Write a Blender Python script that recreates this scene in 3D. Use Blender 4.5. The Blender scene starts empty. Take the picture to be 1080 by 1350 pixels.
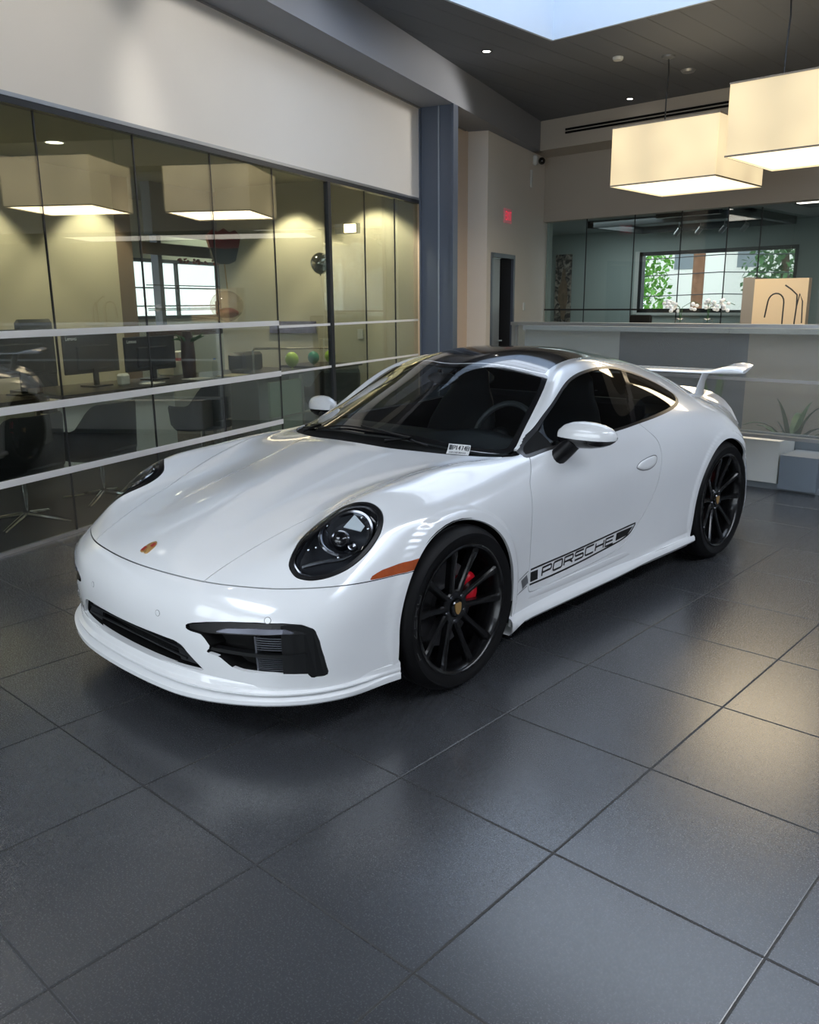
import numpy as np
# control net: stations from the lip under the nose, over hood, glass, roof and tail to the rear bumper
# each station: ten points from the centreline outwards and down to the sill
ST=[
[(0,-.935,.15),(.30,-.92,.15),(.50,-.88,.155),(.63,-.83,.165),(.73,-.76,.175),(.80,-.67,.18),(.84,-.57,.18),(.862,-.47,.18),(.872,-.40,.175),(.875,-.34,.165)],
[(0,-.965,.27),(.30,-.948,.27),(.50,-.905,.27),(.64,-.85,.27),(.745,-.775,.27),(.815,-.68,.27),(.855,-.57,.27),(.878,-.45,.26),(.885,-.36,.22),(.885,-.28,.15)],
[(0,-.98,.40),(.30,-.96,.40),(.50,-.915,.40),(.65,-.855,.40),(.76,-.77,.40),(.83,-.665,.40),(.87,-.54,.40),(.89,-.39,.36),(.895,-.27,.27),(.885,-.20,.15)],
[(0,-.965,.49),(.30,-.945,.49),(.50,-.90,.49),(.65,-.835,.49),(.76,-.745,.49),(.835,-.63,.49),(.88,-.48,.48),(.90,-.31,.43),(.90,-.19,.30),(.885,-.12,.15)],
[(0,-.915,.56),(.30,-.895,.555),(.46,-.86,.55),(.60,-.79,.555),(.72,-.70,.56),(.815,-.58,.565),(.875,-.42,.56),(.905,-.22,.50),(.905,-.1,.32),(.885,-.04,.15)],
[(0,-.80,.625),(.29,-.785,.612),(.47,-.75,.615),(.58,-.695,.634),(.69,-.605,.662),(.79,-.50,.655),(.865,-.34,.63),(.908,-.14,.54),(.908,-.02,.33),(.885,.03,.15)],
[(0,-.60,.70),(.28,-.59,.685),(.46,-.56,.688),(.57,-.53,.704),(.69,-.46,.764),(.79,-.36,.741),(.865,-.22,.675),(.91,-.06,.56),(.91,.05,.34),(.885,.09,.15)],
[(0,-.38,.765),(.27,-.37,.747),(.45,-.35,.748),(.56,-.33,.774),(.685,-.28,.824),(.795,-.20,.781),(.868,-.11,.70),(.91,.02,.57),(.91,.12,.34),(.885,.15,.15)],
[(0,-.12,.825),(.28,-.11,.807),(.46,-.10,.804),(.57,-.08,.825),(.685,-.05,.845),(.795,0,.80),(.87,.06,.71),(.908,.14,.57),(.90,.21,.34),(.88,.23,.15)],
[(0,.10,.872),(.28,.12,.862),(.48,.15,.855),(.60,.17,.857),(.70,.20,.863),(.80,.23,.81),(.870,.27,.71),(.892,.31,.57),(.885,.35,.34),(.875,.37,.15)],
[(0,.32,.912),(.30,.35,.904),(.56,.46,.880),(.705,.55,.866),(.764,.56,.862),(.812,.54,.82),(.866,.53,.71),(.875,.52,.57),(.868,.52,.34),(.87,.52,.15)],
[(0,.60,1.050),(.30,.63,1.04),(.615,.78,.98),(.68,.82,.985),(.772,.84,.898),(.824,.84,.835),(.868,.84,.70),(.875,.84,.55),(.862,.84,.34),(.868,.84,.15)],
[(0,.86,1.165),(.29,.90,1.153),(.567,1.00,1.105),(.635,1.02,1.108),(.775,1.05,.915),(.828,1.05,.84),(.87,1.05,.70),(.874,1.05,.55),(.862,1.05,.34),(.868,1.05,.15)],
[(0,1.08,1.250),(.28,1.10,1.236),(.515,1.16,1.19),(.597,1.20,1.172),(.775,1.24,.92),(.83,1.24,.84),(.872,1.24,.70),(.875,1.24,.55),(.864,1.24,.34),(.868,1.24,.15)],
[(0,1.36,1.290),(.27,1.37,1.276),(.48,1.40,1.235),(.585,1.43,1.195),(.77,1.42,.93),(.833,1.42,.845),(.876,1.42,.70),(.879,1.42,.55),(.868,1.42,.34),(.872,1.42,.15)],
[(0,1.65,1.286),(.26,1.65,1.272),(.465,1.65,1.228),(.57,1.66,1.175),(.755,1.64,.945),(.84,1.62,.85),(.888,1.62,.70),(.892,1.62,.55),(.88,1.62,.34),(.88,1.62,.15)],
[(0,1.95,1.262),(.25,1.95,1.240),(.455,1.95,1.19),(.57,1.95,1.12),(.75,1.93,.955),(.858,1.92,.86),(.91,1.91,.70),(.912,1.90,.55),(.90,1.9,.34),(.885,1.9,.15)],
[(0,2.25,1.20),(.25,2.25,1.185),(.445,2.25,1.14),(.59,2.25,1.05),(.76,2.22,.945),(.872,2.2,.85),(.922,2.2,.70),(.926,2.2,.55),(.915,2.2,.34),(.89,2.2,.15)],
[(0,2.55,1.105),(.25,2.55,1.10),(.44,2.55,1.068),(.59,2.54,.99),(.75,2.52,.915),(.868,2.5,.84),(.926,2.48,.70),(.93,2.46,.55),(.92,2.45,.34),(.89,2.44,.15)],
[(0,2.87,1.005),(.25,2.87,1.0),(.43,2.86,.975),(.57,2.83,.925),(.73,2.78,.868),(.845,2.72,.795),(.915,2.72,.69),(.925,2.69,.55),(.915,2.67,.34),(.885,2.66,.15)],
[(0,3.17,.91),(.25,3.16,.905),(.42,3.14,.89),(.56,3.10,.865),(.70,2.98,.815),(.81,2.88,.745),(.885,2.79,.65),(.910,2.75,.54),(.905,2.74,.34),(.88,2.72,.15)],
[(0,3.40,.85),(.25,3.385,.85),(.42,3.34,.835),(.56,3.26,.805),(.68,3.14,.76),(.78,3.0,.70),(.855,2.88,.62),(.888,2.82,.52),(.885,2.81,.34),(.87,2.79,.15)],
[(0,3.49,.74),(.25,3.475,.74),(.43,3.42,.725),(.57,3.33,.705),(.69,3.20,.67),(.78,3.06,.62),(.845,2.95,.56),(.87,2.89,.46),(.87,2.88,.32),(.86,2.86,.15)],
[(0,3.53,.55),(.25,3.515,.55),(.43,3.46,.55),(.58,3.37,.54),(.70,3.25,.52),(.785,3.11,.48),(.835,3.02,.43),(.855,2.98,.36),(.855,2.96,.27),(.84,2.95,.15)],
[(0,3.50,.36),(.25,3.485,.36),(.43,3.43,.36),(.58,3.35,.36),(.69,3.24,.355),(.77,3.14,.34),(.81,3.08,.31),(.83,3.05,.26),(.83,3.04,.21),(.82,3.04,.15)],
[(0,3.44,.18),(.25,3.43,.18),(.43,3.38,.18),(.57,3.31,.18),(.67,3.22,.175),(.74,3.16,.172),(.775,3.13,.168),(.79,3.12,.16),(.8,3.11,.155),(.8,3.11,.15)],
]
CREASE=10   # cowl station
def body_grid(nu=400,nv=130,lamu=3.0,lamv=1.6):
    S=np.array(ST,float)                    # stations x 10 x 3
    m,n,_=S.shape
    du=np.linalg.norm(np.diff(S,axis=0),axis=2).mean(1)
    dv=np.linalg.norm(np.diff(S,axis=1),axis=2).mean(0)
    u=np.r_[0,np.cumsum(du)];u/=u[-1]
    v=np.r_[0,np.cumsum(dv)];v/=v[-1]
    def smoother(t,N,lam,crease=None,wt=None):
        # smoothing spline on a fine grid through samples at t
        G=np.linspace(0,1,N);A=np.zeros((len(t),N))
        for i,ti in enumerate(t):
            x=ti*(N-1);k=min(int(x),N-2);A[i,k]=1-(x-k);A[i,k+1]=x-k
        D=np.zeros((N-2,N))
        for i in range(N-2): D[i,i:i+3]=[1,-2,1]
        W=np.ones(N-2)
        if crease is not None:
            for c,wc in crease:
                k=int(round(c*(N-1)))-1
                W[max(k-1,0):k+2]*=wc
        h=1/(N-1)
        P=D.T@(W[:,None]*D)/h**3*lam
        return np.linalg.solve(A.T@A+P+1e-12*np.eye(N),A.T)
    Bn=smoother(u,nu,lamu*1e-7)
    Bc=smoother(u,nu,lamu*1e-7,[(u[CREASE],.01)])
    out=np.zeros((nu,n,3))
    for j in range(n):
        out[:,j]=(Bc if j<=3 else Bn)@S[:,j]
    # across: mirror at centre for zero slope
    vv=np.r_[-v[:0:-1],v];vv=(vv+1)/2
    Bv=smoother(vv,2*nv-1,lamv*1e-7)
    full=np.concatenate([out[:,:0:-1]*[-1,1,1],out],axis=1)
    G=np.einsum('ab,ubk->uak',Bv,full)[:,nv-1:]
    G[:,0,0]=0
    return G,u,v
def smoothstep(x): x=np.clip(x,0,1);return x*x*(3-2*x)
def arch_lip(G):
    P=G.copy()
    for yc,zc,r0 in ((0,.34,.362),(2.45,.358,.378)):
        r=np.hypot(P[...,1]-yc,P[...,2]-zc)
        s=(P[...,0]>.6)
        P[...,0]+=s*.006*(1-smoothstep((r-r0-.038)/.012))*(r>r0-.1)
    # power-dome edges: the middle of the hood stands a little proud
    y=P[...,1];xc=np.interp(y,[-.62,-.485,-.347,-.095,.074,.248],[.250,.257,.262,.264,.277,.309])
    k=smoothstep((y+.62)/.3)*(1-smoothstep((y-.16)/.08))*(P[...,2]>.6)
    P[...,2]+=.0045*k*(1-smoothstep((P[...,0]-xc+.008)/.020))
    return P
import bpy, math, random
from math import sin, cos, pi, radians
COL=bpy.context.scene.collection
# ---------- object helpers ----------
def link(name,me,mat=None,parent=None):
    o=bpy.data.objects.new(name,me);COL.objects.link(o)
    if me is not None and mat is not None:
        for m in (mat if isinstance(mat,(list,tuple)) else [mat]): me.materials.append(m)
    if parent is not None: o.parent=parent
    return o
def tag(o,label=None,cat=None,group=None,kind=None):
    if label: o['label']=label
    if cat: o['category']=cat
    if group: o['group']=group
    if kind: o['kind']=kind
    return o
def empty(name,loc=(0,0,0),rz=0,parent=None,label=None,cat=None,group=None):
    o=bpy.data.objects.new(name,None);COL.objects.link(o);o.location=loc;o.rotation_euler=(0,0,rz)
    o.empty_display_size=.05
    if parent is not None:o.parent=parent
    return tag(o,label,cat,group)
class MB:
    """collects shapes into one mesh"""
    def __init__(s): s.v=[];s.f=[];s.sm=[]
    def add(s,v,f,smooth=False):
        n=len(s.v);s.v+=[tuple(map(float,p)) for p in v];s.f+=[tuple(i+n for i in q) for q in f];s.sm+=[smooth]*len(f);return s
    def box(s,x0,x1,y0,y1,z0,z1,bev=0):
        if bev<=0:
            v=[(x,y,z) for z in (z0,z1) for y in (y0,y1) for x in (x0,x1)]
            return s.add(v,[(0,2,3,1),(4,5,7,6),(0,1,5,4),(2,6,7,3),(0,4,6,2),(1,3,7,5)])
        b=min(bev,(x1-x0)*.49,(y1-y0)*.49,(z1-z0)*.49)
        v=[];cx,cy,cz=(x0+x1)/2,(y0+y1)/2,(z0+z1)/2
        X,Y,Z=(x1-x0)/2,(y1-y0)/2,(z1-z0)/2;idx={}
        for sx in (-1,1):
            for sy in (-1,1):
                for sz in (-1,1):
                    for a in range(3):
                        p=[sx*X,sy*Y,sz*Z];q=[sx,sy,sz]
                        for k in range(3):
                            if k!=a:p[k]-=q[k]*b
                        idx[(sx,sy,sz,a)]=len(v);v.append((cx+p[0],cy+p[1],cz+p[2]))
        f=[]
        for a in range(3):
            o=[k for k in range(3) if k!=a]
            for sa in (-1,1):
                q=[]
                for (i,j) in ((-1,-1),(1,-1),(1,1),(-1,1)):
                    t=[0,0,0];t[a]=sa;t[o[0]]=i;t[o[1]]=j;q.append(idx[(t[0],t[1],t[2],a)])
                flip=(sa>0)^(a==1)
                f.append(tuple(q) if flip else tuple(q[::-1]))
            for i in (-1,1):
                for j in (-1,1):
                    # edge along axis a between faces o0,o1
                    q=[]
                    for (sa,w) in ((-1,0),(1,0),(1,1),(-1,1)):
                        t=[0,0,0];t[a]=sa;t[o[0]]=i;t[o[1]]=j;q.append(idx[(t[0],t[1],t[2],o[w])])
                    f.append(tuple(q))
        for sx in (-1,1):
            for sy in (-1,1):
                for sz in (-1,1): f.append(tuple(idx[(sx,sy,sz,a)] for a in range(3)))
        return s.add(v,f)
    def quad(s,a,b,c,d): return s.add([a,b,c,d],[(0,1,2,3)])
    def prism(s,pts,z0,z1,axis=2):
        n=len(pts)
        def m(p,h):
            if axis==2:return (p[0],p[1],h)
            if axis==1:return (p[0],h,p[1])
            return (h,p[0],p[1])
        v=[m(p,z0) for p in pts]+[m(p,z1) for p in pts]
        return s.add(v,[tuple(range(n))[::-1],tuple(range(n,2*n))]+[(i,(i+1)%n,n+(i+1)%n,n+i) for i in range(n)])
    def tube(s,path,r,n=10,cap=True,closed=False):
        P=np.array(path,float);m=len(P);R=np.broadcast_to(np.array(r,float),(m,))
        T=np.gradient(P,axis=0) if not closed else np.roll(P,-1,0)-np.roll(P,1,0)
        T/=np.linalg.norm(T,axis=1)[:,None]+1e-12
        up=np.array([0,0,1.]) if abs(T[0][2])<.9 else np.array([1.,0,0])
        v=[];A=np.cross(T[0],up);A/=np.linalg.norm(A)
        for i in range(m):
            A=A-T[i]*(A@T[i]);A/=np.linalg.norm(A);B=np.cross(T[i],A)
            for k in range(n):
                t=2*pi*k/n;v.append(P[i]+R[i]*(cos(t)*A+sin(t)*B))
        f=[]
        for i in range(m if closed else m-1):
            for k in range(n):
                j=(i+1)%m
                f.append((i*n+k,i*n+(k+1)%n,j*n+(k+1)%n,j*n+k))
        s.add(v,f,True)
        if cap and not closed:
            s.add(v[:n],[tuple(range(n))[::-1]]);s.add(v[-n:],[tuple(range(n))])
        return s
    def cyl(s,a,b,r,n=24,r2=None): 
        return s.tube([a,b],[r,r if r2 is None else r2],n)
    def lathe(s,prof,n=48,axis='z',c=(0,0,0),a0=0,a1=2*pi,smooth=True):
        full=abs(a1-a0-2*pi)<1e-6;m=len(prof);N=n if full else n+1;v=[]
        for k in range(N):
            t=a0+(a1-a0)*k/n
            for (r,h) in prof:
                p=(r*cos(t),r*sin(t),h)
                if axis=='x':p=(h,p[0],p[1])
                if axis=='y':p=(p[0],h,p[1])
                v.append((p[0]+c[0],p[1]+c[1],p[2]+c[2]))
        f=[]
        for k in range(n):
            j=(k+1)%N
            for i in range(m-1): f.append((k*m+i,j*m+i,j*m+i+1,k*m+i+1))
        return s.add(v,f,smooth)
    def grid(s,G,smooth=True,closeu=False,closev=False,flip=False):
        G=np.array(G,float);a,b,_=G.shape;f=[]
        for i in range(a if closeu else a-1):
            for j in range(b if closev else b-1):
                q=(i*b+j,i*b+(j+1)%b,((i+1)%a)*b+(j+1)%b,((i+1)%a)*b+j)
                f.append(q[::-1] if flip else q)
        return s.add(G.reshape(-1,3),f,smooth)
    def ball(s,c,r,n=16,m=10):
        rx,ry,rz=(r,r,r) if not hasattr(r,'__len__') else r
        G=[[(c[0]+rx*sin(pi*i/m)*cos(2*pi*k/n),c[1]+ry*sin(pi*i/m)*sin(2*pi*k/n),c[2]+rz*cos(pi*i/m)) for i in range(m+1)] for k in range(n)]
        return s.grid(G,closeu=True)
    def xf(s,fn,start=0):
        s.v[start:]=[tuple(map(float,fn(p))) for p in s.v[start:]];return s
    def build(s,name,mat,parent=None,**k):
        me=bpy.data.meshes.new(name);me.from_pydata(s.v,[],s.f)
        me.polygons.foreach_set('use_smooth',s.sm)
        me.validate(clean_customdata=False)
        import bmesh
        bm=bmesh.new();bm.from_mesh(me)
        bmesh.ops.remove_doubles(bm,verts=bm.verts,dist=1e-5)
        bmesh.ops.recalc_face_normals(bm,faces=bm.faces)
        for e in bm.edges:
            if len(e.link_faces)==2 and e.calc_face_angle(0)>radians(40): e.smooth=False
        bm.to_mesh(me);bm.free()
        o=link(name,me,mat,parent)
        return tag(o,**k) if k else o
# ---------- materials ----------
def srgb(r,g,b):
    f=lambda c:(c/12.92 if c<=.04045 else ((c+.055)/1.055)**2.4)
    return (f(r/255),f(g/255),f(b/255),1)
def pmat(name,col,rough=.5,metal=0,coat=0,spec=.5,emit=None,es=0,trans=0,alpha=1,noise=0,nscale=8,bump=0,bscale=200,ior=1.5,coatr=.03,sheen=0):
    m=bpy.data.materials.new(name);m.use_nodes=True;nt=m.node_tree;b=nt.nodes['Principled BSDF']
    col=tuple(col[:3])+(1,)
    b.inputs['Base Color'].default_value=col;b.inputs['Roughness'].default_value=rough;b.inputs['Metallic'].default_value=metal
    b.inputs['Coat Weight'].default_value=coat;b.inputs['Coat Roughness'].default_value=coatr
    b.inputs['Specular IOR Level'].default_value=spec;b.inputs['IOR'].default_value=ior
    b.inputs['Transmission Weight'].default_value=trans;b.inputs['Alpha'].default_value=alpha
    b.inputs['Sheen Weight'].default_value=sheen
    if emit: b.inputs['Emission Color'].default_value=tuple(emit[:3])+(1,);b.inputs['Emission Strength'].default_value=es
    tc=nt.nodes.new('ShaderNodeTexCoord')
    nz=nt.nodes.new('ShaderNodeTexNoise');nz.inputs['Scale'].default_value=nscale;nz.inputs['Detail'].default_value=4
    nt.links.new(tc.outputs['Object'],nz.inputs['Vector'])
    mx=nt.nodes.new('ShaderNodeMix');mx.data_type='RGBA'
    n=max(noise,.015)
    mx.inputs[6].default_value=tuple(c*(1-n) for c in col[:3])+(1,);mx.inputs[7].default_value=tuple(min(1,c*(1+n)) for c in col[:3])+(1,)
    nt.links.new(nz.outputs['Fac'],mx.inputs[0]);nt.links.new(mx.outputs[2],b.inputs['Base Color'])
    if bump:
        n2=nt.nodes.new('ShaderNodeTexNoise');n2.inputs['Scale'].default_value=bscale
        nt.links.new(tc.outputs['Object'],n2.inputs['Vector'])
        bp=nt.nodes.new('ShaderNodeBump');bp.inputs['Strength'].default_value=bump;bp.inputs['Distance'].default_value=.002
        nt.links.new(n2.outputs['Fac'],bp.inputs['Height']);nt.links.new(bp.outputs['Normal'],b.inputs['Normal'])
    return m
def glassmat(name,tint,ior=1.5,rough=.0,diff=0,dcol=(.8,.8,.8)):
    """thin pane: tinted see-through plus Fresnel reflection, optionally frosted"""
    m=bpy.data.materials.new(name);m.use_nodes=True;nt=m.node_tree;nt.nodes.clear()
    out=nt.nodes.new('ShaderNodeOutputMaterial');tr=nt.nodes.new('ShaderNodeBsdfTransparent');tr.inputs[0].default_value=tuple(tint[:3])+(1,)
    gl=nt.nodes.new('ShaderNodeBsdfGlossy');gl.inputs['Roughness'].default_value=rough;gl.inputs[0].default_value=(1,1,1,1)
    fr=nt.nodes.new('ShaderNodeFresnel');ge=nt.nodes.new('ShaderNodeNewGeometry');mi=nt.nodes.new('ShaderNodeMix')
    mi.inputs[2].default_value=ior;mi.inputs[3].default_value=1/ior;nt.links.new(ge.outputs['Backfacing'],mi.inputs[0]);nt.links.new(mi.outputs[0],fr.inputs[0])
    mx=nt.nodes.new('ShaderNodeMixShader');nt.links.new(fr.outputs[0],mx.inputs[0]);nt.links.new(gl.outputs[0],mx.inputs[2])
    src=tr
    if diff:
        df=nt.nodes.new('ShaderNodeBsdfDiffuse');df.inputs[0].default_value=tuple(dcol)+(1,)
        tl=nt.nodes.new('ShaderNodeBsdfTranslucent');tl.inputs[0].default_value=tuple(dcol)+(1,)
        m1=nt.nodes.new('ShaderNodeMixShader');m1.inputs[0].default_value=.4;nt.links.new(df.outputs[0],m1.inputs[1]);nt.links.new(tl.outputs[0],m1.inputs[2])
        m2=nt.nodes.new('ShaderNodeMixShader');m2.inputs[0].default_value=diff;nt.links.new(tr.outputs[0],m2.inputs[1]);nt.links.new(m1.outputs[0],m2.inputs[2]);src=m2
    nt.links.new(src.outputs[0],mx.inputs[1]);nt.links.new(mx.outputs[0],out.inputs[0])
    return m
def emat(name,col,s):
    m=bpy.data.materials.new(name);m.use_nodes=True;nt=m.node_tree;nt.nodes.clear()
    out=nt.nodes.new('ShaderNodeOutputMaterial');e=nt.nodes.new('ShaderNodeEmission');e.inputs[0].default_value=tuple(col[:3])+(1,);e.inputs[1].default_value=s
    nt.links.new(e.outputs[0],out.inputs[0]);return m
M={}
M['paint']=pmat('white car paint',(.75,.76,.77),.22,coat=1,coatr=.03,spec=.5)
M['gloss_black']=pmat('gloss black',(.005,.005,.006),.12,coat=.6)
M['black']=pmat('satin black plastic',(.006,.0065,.007),.42,spec=.4)
M['trimblack']=pmat('trim black',(.005,.005,.006),.32,spec=.35)
M['matte_black']=pmat('matte black',(.004,.004,.004),.8,spec=.2)
M['rubber']=pmat('tyre rubber',(.0035,.0035,.004),.55,spec=.2,bump=.2,bscale=120)
M['rubber_print']=pmat('tyre print',(.05,.05,.05),.5)
M['rim']=pmat('satin black alloy',(.004,.004,.0045),.25,metal=.0,spec=.3,coat=.25,coatr=.12)
M['disc']=pmat('brake steel',(.12,.12,.125),.35,metal=.9)
M['red']=pmat('red caliper',(.60,.008,.02),.3,coat=1)
M['gold']=pmat('crest gold',(.55,.33,.12),.35,metal=.6)
M['crestred']=pmat('crest red',(.35,.03,.02),.4)
M['chrome']=pmat('chrome',(.75,.76,.78),.08,metal=1)
M['dchrome']=pmat('dark chrome',(.16,.165,.18),.18,metal=1)
M['lampblack']=pmat('lamp housing',(.035,.038,.045),.25,coat=.6)
M['grille']=pmat('grille black',(.015,.016,.018),.35)
M['refl']=pmat('pale reflector',(.72,.80,.84),.3,metal=.3)
M['drl']=pmat('daytime light strip',(.25,.26,.31),.15,metal=.7)
M['lampgrey']=pmat('lamp grey reflector',(.10,.105,.12),.25,metal=.5)
M['amber']=pmat('amber marker',(.36,.065,.012),.15,coat=1,noise=.2,nscale=60)
M['redlens']=pmat('red tail lens',(.09,.004,.006),.12,coat=1)
M['carglass']=glassmat('car glass',(.35,.38,.385),1.45)
M['wsglass']=glassmat('windshield glass',(.50,.54,.545),1.55)
M['lens']=glassmat('clear lens',(.93,.94,.95),1.25)
M['decal']=pmat('black vinyl',(.008,.008,.008),.3)
M['decal_grey']=pmat('grey vinyl',(.12,.125,.13),.35)
M['seat']=pmat('dark leather',(.012,.013,.015),.5)
M['seatgrey']=pmat('grey leather',(.07,.075,.08),.5)
M['dash']=pmat('dashboard',(.018,.020,.023),.45)
M['paper']=pmat('white paper',(.78,.78,.76),.7)
# ---------- numpy mesh patch with level-set cutting ----------
def sdf(poly,pts):
    P=np.asarray(poly,float);Q=np.roll(P,-1,0);D=Q-P;L=(D**2).sum(1)+1e-18
    lo=P.min(0)-.08;hi=P.max(0)+.08
    out=np.full(len(pts),1.0);k=np.where(((pts>lo)&(pts<hi)).all(1))[0]
    for c in range(0,len(k),4000):
        i=k[c:c+4000];X=pts[i][:,None,:]
        t=np.clip(((X-P)*D).sum(2)/L,0,1);d=np.sqrt((((P+t[...,None]*D)-X)**2).sum(2)).min(1)
        x=pts[i][:,0][:,None];y=pts[i][:,1][:,None]
        cr=((P[:,1]>y)!=(Q[:,1]>y))
        xi=P[:,0]+(y-P[:,1])*D[:,0]/np.where(D[:,1]==0,1e-12,D[:,1])
        ins=((cr&(x<xi)).sum(1)%2)==1
        out[i]=np.where(ins,-d,d)
    return out
def cr(pts,closed=True,n=6):
    P=np.array(pts,float);m=len(P);o=[]
    for i in range(m if closed else m-1):
        g=lambda k:P[k%m] if closed else P[min(max(k,0),m-1)]
        p0,p1,p2,p3=g(i-1),g(i),g(i+1),g(i+2)
        for s in range(n):
            t=s/n;o.append(.5*((2*p1)+(-p0+p2)*t+(2*p0-5*p1+4*p2-p3)*t*t+(-p0+3*p1-3*p2+p3)*t**3))
    if not closed:o.append(P[-1])
    return np.array(o)
class Patch:
    def __init__(s,V,N,F): s.V=V;s.N=N;s.F=F;s.T=[{} for _ in F]
    def split(s,f,name,level=0.,gate=None):
        """cut every face along f==level and tag faces name=True where f<level"""
        f=f-level;f=np.where(abs(f)<2e-4,np.where(f<0,-2e-4,2e-4),f)
        V=list(s.V);N=list(s.N);cut={};F=[];T=[]
        neg=f<0
        for q,t in zip(s.F,s.T):
            sg=[neg[i] for i in q]
            if all(sg): t=dict(t);t[name]=True;F.append(q);T.append(t);continue
            if not any(sg): F.append(q);T.append(t);continue
            a=[];b=[]
            m=len(q)
            for k in range(m):
                i=q[k];j=q[(k+1)%m]
                (a if neg[i] else b).append(i)
                if neg[i]!=neg[j]:
                    key=(i,j) if i<j else (j,i)
                    if key not in cut:
                        w=f[key[0]]/(f[key[0]]-f[key[1]])
                        cut[key]=len(V);V.append(s.V[key[0]]*(1-w)+s.V[key[1]]*w)
                        nn=s.N[key[0]]*(1-w)+s.N[key[1]]*w;N.append(nn/np.linalg.norm(nn))
                    a.append(cut[key]);b.append(cut[key])
            t1=dict(t);t1[name]=True
            if len(a)>2:F.append(a);T.append(t1)
            if len(b)>2:F.append(b);T.append(t)
        s.V=np.array(V);s.N=np.array(N);s.F=F;s.T=T
    def sub(s,faces):
        used=sorted({i for q in faces for i in q});mp={i:k for k,i in enumerate(used)}
        return s.V[used],s.N[used],[[mp[i] for i in q] for q in faces]
def make_part(name,V,N,F,mat,parent,off=0,rim=0,side=1,both=False,rim_dir=None,**kw):
    """surface piece -> object. side=-1 mirrors it to the right side; both joins the two halves."""
    V=V+N*off
    edges={}
    for q in F:
        for k in range(len(q)):
            a,b=q[k],q[(k+1)%len(q)]
            edges[(a,b)]=edges.get((a,b),0)+1
    bnd=[e for e in edges if (e[1],e[0]) not in edges]
    if both: bnd=[e for e in bnd if not (abs(V[e[0]][0])<1e-3 and abs(V[e[1]][0])<1e-3)]
    verts=[tuple(v) for v in V];faces=[tuple(q) for q in F];ln=[];sm=[]
    norm=[tuple(x) for x in N]
    L=[[norm[i] for i in q] for q in faces]
    if rim:
        base={}
        for a,b in bnd:
            for i in (a,b):
                if i not in base:
                    base[i]=len(verts)
                    d=-N[i] if rim_dir is None else np.array(rim_dir)
                    verts.append(tuple(V[i]+d*rim))
        for a,b in bnd:
            q=(b,a,base[a],base[b]);faces.append(q)
            p=[np.array(verts[i]) for i in q[:3]];nn=np.cross(p[1]-p[0],p[2]-p[1]);l=np.linalg.norm(nn)
            nn=nn/l if l>1e-12 else np.array([0,0,1.]);L.append([tuple(nn)]*4)
    def mir(vs,fs,L): return [(-x,y,z) for x,y,z in vs],[tuple(q[::-1]) for q in fs],[[(-n[0],n[1],n[2]) for n in l[::-1]] for l in L]
    if both:
        v2,f2,L2=mir(verts,faces,L);n0=len(verts);mp=[i if abs(v2[i][0])<1e-4 else n0+i for i in range(n0)]
        verts=verts+v2;faces=faces+[tuple(mp[i] for i in q) for q in f2];L=L+L2
    elif side<0: verts,faces,L=mir(verts,faces,L)
    me=bpy.data.meshes.new(name);me.from_pydata(verts,[],faces)
    me.polygons.foreach_set('use_smooth',[True]*len(faces))
    flat=[n for l in L for n in l]
    if len(flat)==len(me.loops): me.normals_split_custom_set(flat)
    o=link(name,me,mat,parent)
    return tag(o,**kw) if kw else o
# ================= CAR =================
car=empty('sports_car',(0,0,0),label='white sports coupe with black wheels and rear wing on the dark floor tiles',cat='car')
G,_,_=body_grid();G=arch_lip(G)
NU,NV,_=G.shape
du=np.gradient(G,axis=0);dv=np.gradient(G,axis=1);NN=np.cross(dv,du);NN/=np.linalg.norm(NN,axis=2)[:,:,None]+1e-12
NN[:,0,0]=0;NN[:,0]/=np.linalg.norm(NN[:,0],axis=1)[:,None]
GV=G.reshape(-1,3);GN=NN.reshape(-1,3)
GF=[[i*NV+j,i*NV+j+1,(i+1)*NV+j+1,(i+1)*NV+j] for i in range(NU-1) for j in range(NV-1)]
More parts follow.
